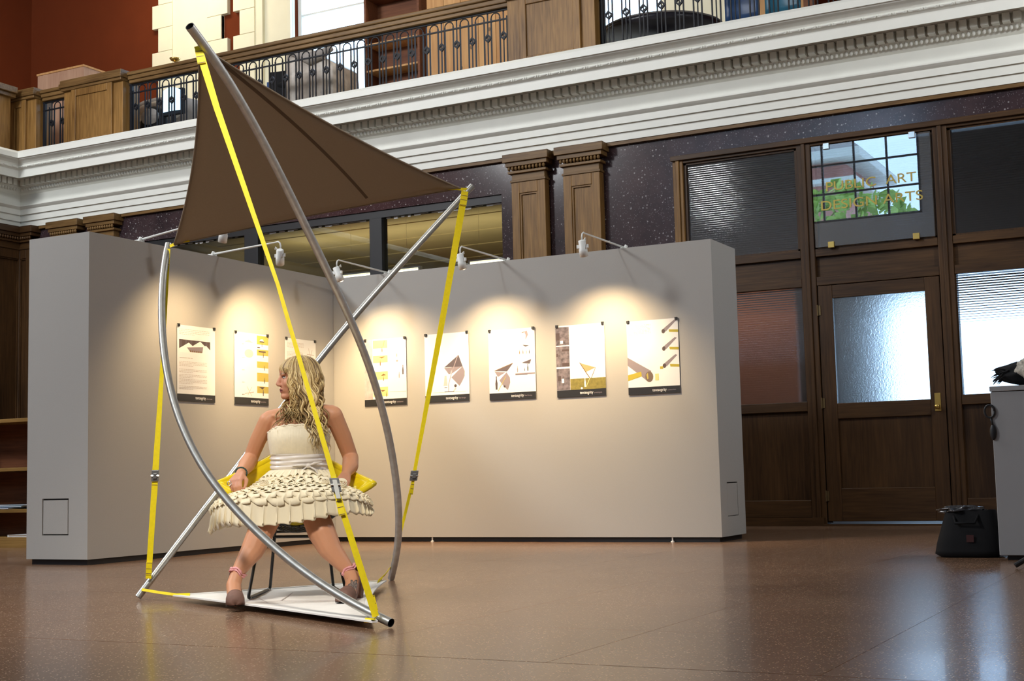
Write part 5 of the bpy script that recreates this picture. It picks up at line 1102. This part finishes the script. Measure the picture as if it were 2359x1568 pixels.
def ruffle(t0, ln, amp, nw, seed, scal=0.0, rows=5, base=0.006, m_=None):
    rd = random.Random(seed); p1_, p2_, p3_ = rd.uniform(0, 6), rd.uniform(0, 6), rd.uniform(0, 6); ns = 620
    def fn(u, v):
        th = 2*PI*u; w_ = th*nw + 0.9*math.sin(3*th+p1_) + 0.7*math.sin(7*th+p2_)
        sw = math.sin(w_) + 0.35*math.sin(2*w_+p3_); vv = v**0.8
        t_ = t0 + (ln + 0.18*ln*math.sin(5*th+p2_))*v + scal*v*v*math.cos(w_+0.8)
        p = skirt(th + 0.035*math.cos(w_)*vv, t_, base + 0.013*v + amp*vv*sw)
        return p + Vector((0, 0, 0.004*vv*math.sin(2*w_+p1_)))
    o = obj('ruffle', M().grid(fn, ns, rows, True), m_ or DRESSP, sk, True)
    md_ = o.modifiers.new('thick', 'SOLIDIFY'); md_.thickness = 0.0015; return o
tiers = [(0.0, 0.11, 0.006, 30, 0.010), (0.07, 0.12, 0.007, 32, 0.012), (0.15, 0.12, 0.008, 36, 0.015), (0.23, 0.11, 0.008, 40, 0.016), (0.30, 0.11, 0.008, 44, 0.018), (0.37, 0.10, 0.008, 46, 0.018), (0.44, 0.10, 0.008, 48, 0.018), (0.51, 0.10, 0.008, 50, 0.016), (0.58, 0.11, 0.008, 52, 0.016), (0.65, 0.11, 0.009, 50, 0.020), (0.72, 0.11, 0.009, 48, 0.022), (0.79, 0.10, 0.008, 46, 0.020)]
for sd, (t0, ln, amp, nw, scal) in enumerate(tiers): ruffle(t0, ln, amp, nw, sd+1, scal)
ruffle(0.855, 0.155, 0.0095, 52, 20, 0.010, 7, 0.004)
def rosette(th, t_, rad):
    c = skirt(th, t_, 0.045); k = 60; pts_ = []
    nx = Vector((0, -0.75, 0.66)); ax_ = Vector((1, 0, 0)); ay = nx.cross(ax_)
    for i in range(k):
        q = i/k*2*PI*3.4; r_ = rad*(0.15+0.85*i/k); pts_.append(c + ax_*math.cos(q)*r_ + ay*math.sin(q)*r_ + nx*0.012*(1-i/k))
    return obj('rosette', M().ribbon(pts_, 0.014, 0.003, nx), DRESS, sk, True)
rosette(R(-58), 0.50, 0.030); rosette(R(-122), 0.34, 0.026); rosette(R(-70), 0.42, 0.022)
# jewellery, ankle ribbons, shoes
wv_ = Vector((-0.024, -0.115, -0.043)).normalized(); wc = Vector((-0.2935, -0.040, 0.645)); xa = wv_.orthogonal().normalized(); xb = wv_.cross(xa)
bb_ = M()
for i in range(20): q = 2*PI*i/20; bb_.ell(wc + xa*math.cos(q)*0.0275 + xb*math.sin(q)*0.0275, (0.0055,)*3, 8, 6)
obj('bead_bracelet', bb_, BEAD, wo, True)
obj('ring', M().tube([Vector((-0.349, -0.142, 0.592)) + Vector((math.cos(q)*0.0105, 0.0, math.sin(q)*0.0105)) for q in [2*PI*i/12 for i in range(13)]], 0.0022, 6), CHROME, wo, True)
def ankle_ribbon(c, ax_, r):
    c, ax_ = Vector(c), Vector(ax_).normalized(); x_ = ax_.orthogonal().normalized(); y_ = ax_.cross(x_); rd = random.Random(int(c.x*1000)+500)
    ps = [c + (x_*math.cos(q)+y_*math.sin(q))*(r+0.004*math.sin(5*q)) + ax_*0.006*math.sin(3*q) for q in [2*PI*i/24 for i in range(26)]]
    o = obj('ankle_ribbon', M().tube(ps, [0.0055+0.002*math.sin(i*1.7) for i in range(26)], 8).tube([q + ax_*0.011 for q in ps], [0.004+0.0015*math.cos(i*2.3) for i in range(26)], 8), RIBBON, wo, True); return o
ankle_ribbon((-0.292, -0.505, 0.173), (-0.55, -0.35, -0.9), 0.036); ankle_ribbon((0.229, -0.473, 0.166), (0.65, -0.25, -0.9), 0.036)
def shoe(heel, toe, roll=0.0):
    """platform court shoe: heel and toe are floor points; parts in the woman's frame"""
    heel, toe = Vector(heel), Vector(toe); f = (toe-heel); Ln = f.length; f.normalize(); u = Vector((0,0,1)); s = f.cross(u)
    def W(a, b_, c): return heel + f*a*Ln + s*b_ + u*c
    outl = lambda a: 0.026 + 0.016*math.sin(PI*min(1, max(0, (a-0.30)/0.95)))*(1 if a < 0.92 else 1) if a < 0.86 else 0.041*math.sqrt(max(0, 1-((a-0.86)/0.15)**2))
    A_ = [0, 0.04, 0.1, 0.2, 0.3, 0.4, 0.5, 0.6, 0.7, 0.8, 0.86, 0.92, 0.97, 1.005]
    foot_z = lambda a: np.interp(a, [0, 0.15, 0.35, 0.60, 0.72, 1.0], [0.112, 0.108, 0.080, 0.036, 0.026, 0.030])
    bot_z = lambda a: np.interp(a, [0, 0.22, 0.4, 0.60, 0.70, 0.9, 1.0], [0.085, 0.085, 0.055, 0.010, 0.0, 0.0, 0.008])
    vs_, fs_ = [], []
    for a in A_:
        w_ = outl(a)
        for sx, z in ((-1, bot_z(a)), (1, bot_z(a)), (1, foot_z(a)), (-1, foot_z(a))): vs_.append(W(a, sx*w_, z))
    for i in range(len(A_)-1): fs_ += [(i*4+j, i*4+(j+1) % 4, (i+1)*4+(j+1) % 4, (i+1)*4+j) for j in range(4)]
    fs_ += [(3,2,1,0), tuple((len(A_)-1)*4+j for j in range(4))]
    so = obj('shoe', M().add(vs_, fs_), SHOE, wo)
    def toecap(p, q):
        a = 0.66 + 0.364*p; w_ = (outl(a) if a < 0.86 else 0.041*math.sqrt(max(0, 1-((a-0.86)/0.1645)**2)))*1.03+0.001; h = 0.046*math.sqrt(max(0.0, 1-((a-0.68)/0.3445)**2))
        return W(a, math.cos(PI*q)*w_, 0.007 + math.sin(PI*q)**0.6*((foot_z(a)-0.010)*(1 if a < 0.95 else max(0, (1.0245-a)/0.0745)**0.5)+h))
    oo = obj('toe_cap', M().grid(toecap, 12, 12), SHOE, so, True); oo.modifiers.new('thick', 'SOLIDIFY').thickness = 0.004
    def counter(p, q):
        an = -1.35 + 2.7*p; a = 0.10 - 0.10*math.cos(an)*1.0 + 0.28*(abs(an)/1.35)**2; hh = 0.055*(1-0.55*(abs(an)/1.35)**2)
        return W(a, 0.031*math.sin(an), foot_z(a)-0.004 + q*hh)
    oo = obj('heel_counter', M().grid(counter, 14, 4), SHOE, so, True); oo.modifiers.new('thick', 'SOLIDIFY').thickness = 0.004
    hv = []
    for z, w_, l0, l1 in ((0.0, 0.016, 0.0, 0.14), (0.012, 0.016, 0.0, 0.14), (0.05, 0.020, -0.005, 0.17), (0.09, 0.026, -0.01, 0.24)):
        hv += [W(l0, -w_, z), W(l0, w_, z), W(l1, w_, z), W(l1, -w_, z)]
    obj('heel', M().add(hv, [(i*4+j, i*4+(j+1) % 4, (i+1)*4+(j+1) % 4, (i+1)*4+j) for i in range(3) for j in range(4)] + [(3,2,1,0), (12,13,14,15)]), SHOE, so)
    sv = []
    for a in A_[7:]:
        w_ = outl(a)*1.02
        sv += [W(a, -w_, bot_z(a)-0.001), W(a, w_, bot_z(a)-0.001), W(a, w_, bot_z(a)+0.007), W(a, -w_, bot_z(a)+0.007)]
    k = len(A_[7:]); obj('sole', M().add(sv, [(i*4+j, i*4+(j+1) % 4, (i+1)*4+(j+1) % 4, (i+1)*4+j) for i in range(k-1) for j in range(4)] + [(3,2,1,0), tuple((k-1)*4+j for j in range(4))]), SOLE, so)
    return so
shoe((-0.312, -0.455, 0.028), (-0.297, -0.672, 0.026)); shoe((0.285, -0.462, 0.028), (0.188, -0.712, 0.028))

# ------------------------------------------------------------------ right edge: plinth with lace things, bag, tripod foot
t = thing('display_plinth', 'tall white display plinth cut by the right edge of the picture', 'plinth', (-1.335, 8.93, 0))
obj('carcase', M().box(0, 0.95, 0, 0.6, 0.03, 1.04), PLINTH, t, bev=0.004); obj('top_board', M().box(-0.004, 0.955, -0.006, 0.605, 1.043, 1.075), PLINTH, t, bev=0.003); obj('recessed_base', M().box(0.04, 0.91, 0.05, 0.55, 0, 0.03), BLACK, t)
def crumple(c, r, amp, seed, n=40, k=22):
    rd = random.Random(seed); ph = [rd.uniform(0, 6) for _ in range(8)]
    def fn(u, v):
        a, b_ = 2*PI*u, PI*v; q = 1 + amp*(math.sin(5*a+ph[0])*math.sin(3*b_+ph[1]) + 0.6*math.sin(11*a+ph[2]+4*b_) + 0.5*math.sin(9*b_+ph[3]+3*a))*math.sin(b_)
        return (c[0]+r[0]*q*math.sin(b_)*math.cos(a), c[1]+r[1]*q*math.sin(b_)*math.sin(a), c[2]+r[2]*(q if math.cos(b_) > 0 else 1)*math.cos(b_))
    return M().grid(fn, n, k, True)
t = thing('lace_shawl', 'black and cream lace shawl heaped on top of the white plinth', 'shawl', (-1.10, 9.12, 1.085))
obj('cream_lace', crumple((0.09, -0.07, 0.095), (0.17, 0.12, 0.10), 0.10, 4), LACE, t, True); obj('black_cloth', crumple((0.03, 0.03, 0.075), (0.24, 0.13, 0.085), 0.10, 5), DARKC, t, True)
fr_ = M()
for i in range(26):
    a = rnd.uniform(0, 1); p = Vector((-0.18+0.05*rnd.random(), -0.05+0.12*rnd.random(), 0.05+0.05*rnd.random())); d = Vector((-1, rnd.uniform(-0.6, 0.4), rnd.uniform(-0.6, 0.5))).normalized()
    fr_.tube([p, p+d*0.04+Vector((0,0,-0.004)), p+d*0.075+Vector((0,0,-0.02))], [0.006, 0.005, 0.002], 5)
obj('fringe', fr_, DARKC, t, kind='stuff')
fe = M()
for i in range(30):
    p = Vector((0.16+0.06*rnd.random(), -0.05+0.06*rnd.random(), 0.16)); d = Vector((rnd.uniform(-0.5, 0.5), rnd.uniform(-0.4, 0.3), 1)).normalized(); fe.tube([p, p+d*0.05, p+d*rnd.uniform(0.08, 0.15)], [0.004, 0.007, 0.001], 5)
obj('feather_tuft', fe, DARKC, t, kind='stuff')
t = thing('hanging_ornament', 'small dark ornament hanging on the left edge of the white plinth', 'ornament', (-1.345, 8.935, 0.95))
obj('loop', M().tube([(0.0+math.cos(q)*0.03, -0.012, -0.03+math.sin(q)*0.04) for q in [2*PI*i/14 for i in range(15)]], 0.007, 8), BLACK, t, True); obj('pendant', M().ell((0.015, -0.012, -0.16), (0.02, 0.012, 0.05)).tube([(0.005,-0.012,-0.07),(0.015,-0.012,-0.12)], 0.006, 6), BLACK, t, True)
def bagfn(u, v):
    q = 2*PI*u; c, s = math.cos(q), math.sin(q); w_ = np.interp(v, [0, 0.06, 0.3, 1.0], [0.175, 0.215, 0.205, 0.155]); d_ = np.interp(v, [0, 0.06, 0.4, 1], [0.11, 0.135, 0.12, 0.07])
    return (0.02*v + w_*math.copysign(abs(c)**0.55, c), d_*math.copysign(abs(s)**0.7, s), 0.30*v)
t = thing('black_tote_bag', 'black tote bag standing on the floor against the white plinth', 'bag', (-1.565, 9.25, 0))
obj('bag_body', M().grid(bagfn, 44, 14, True).box(-0.15, 0.15, -0.08, 0.08, 0.0, 0.02), DARKC, t, True); obj('plastic_lining', crumple((-0.03, -0.02, 0.30), (0.13, 0.06, 0.03), 0.25, 8), mat('shiny_black_plastic', (0.03, 0.03, 0.035), 0.12, spec=0.8), t, True)
obj('handle', M().tube([(-0.08,-0.06,0.27),(-0.06,-0.12,0.22),(0.06,-0.125,0.22),(0.08,-0.06,0.28)], 0.009, 8), DARKC, t, True); obj('patch', M().box(0.005, 0.05, -0.132, -0.128, 0.10, 0.145), mat('dark_red_patch', (0.05, 0.008, 0.008), 0.7), t)
t = thing('tripod_stand', 'black tripod foot on the floor in front of the white plinth', 'stand', (-0.92, 8.35, 0))
obj('pole', M().tube([(0,0,0.1),(0,0,1.0)], 0.012, 10), BLACK, t)
for q in (200, 320, 80): obj('leg', M().tube([(0,0,0.16),(math.cos(R(q))*0.25, math.sin(R(q))*0.25, 0.016)], 0.015, 10), BLACK, t)

# ------------------------------------------------------------------ left edge: low bookcase with magazines
t = thing('low_bookcase', 'low wooden bookcase behind the left partition, cut by the left edge', 'bookcase', (-12.4, 9.6, 0)); BWD = 3.1
obj('top', M().box(-0.02, BWD+0.02, -0.02, 0.42, 1.225, 1.262), SHELFW, t, bev=0.004)
for z in (0.78, 0.375, 0.10): obj('shelf', M().box(0.03, BWD-0.03, 0.0, 0.38, z-0.035, z), SHELFW, t, bev=0.003)
for x in (0.0, 1.03, 2.06, BWD-0.03): obj('upright', M().box(x, x+0.03, 0.006, 0.38, 0.0, 1.225), SHELFW, t)
obj('back_panel', M().box(0, BWD, 0.38, 0.40, 0.0, 1.225), BOOKW, t); obj('kick_board', M().box(0, BWD, 0.0, 0.03, 0.0, 0.066), SHELFW, t)
for i, (x, w_, m_, lab) in enumerate(((1.32, 0.24, BLUEP, 'blue magazine lying lowest in the pile on the middle shelf of the low bookcase'), (1.42, 0.26, CYANP, 'teal magazine in the middle of the pile on the low bookcase'), (1.50, 0.25, DARKC, 'dark magazine on top of the pile on the low bookcase'))):
    tm = thing('magazine', lab, 'magazine', (-12.4+x, 9.63, 0.377+0.016*i), R(6*i-5), 'magazines on the low bookcase')
    obj('pages', M().box(0.004, w_*1.6-0.004, 0.004, 0.26, 0.001, 0.012), PAPER, tm); obj('cover', M().box(0, w_*1.6, 0, 0.264, 0.012, 0.014).box(0, w_*1.6, 0, 0.264, 0, 0.001), m_, tm)
tm = thing('paper_stack', 'white paper lying on the bottom shelf of the low bookcase', 'paper', (-10.75, 9.64, 0.10)); obj('sheet', M().box(0, 0.3, 0, 0.22, 0.001, 0.02), PAPER, tm); obj('top_sheet', M().box(0.01, 0.31, -0.01, 0.21, 0.0205, 0.023), PWHITE, tm)
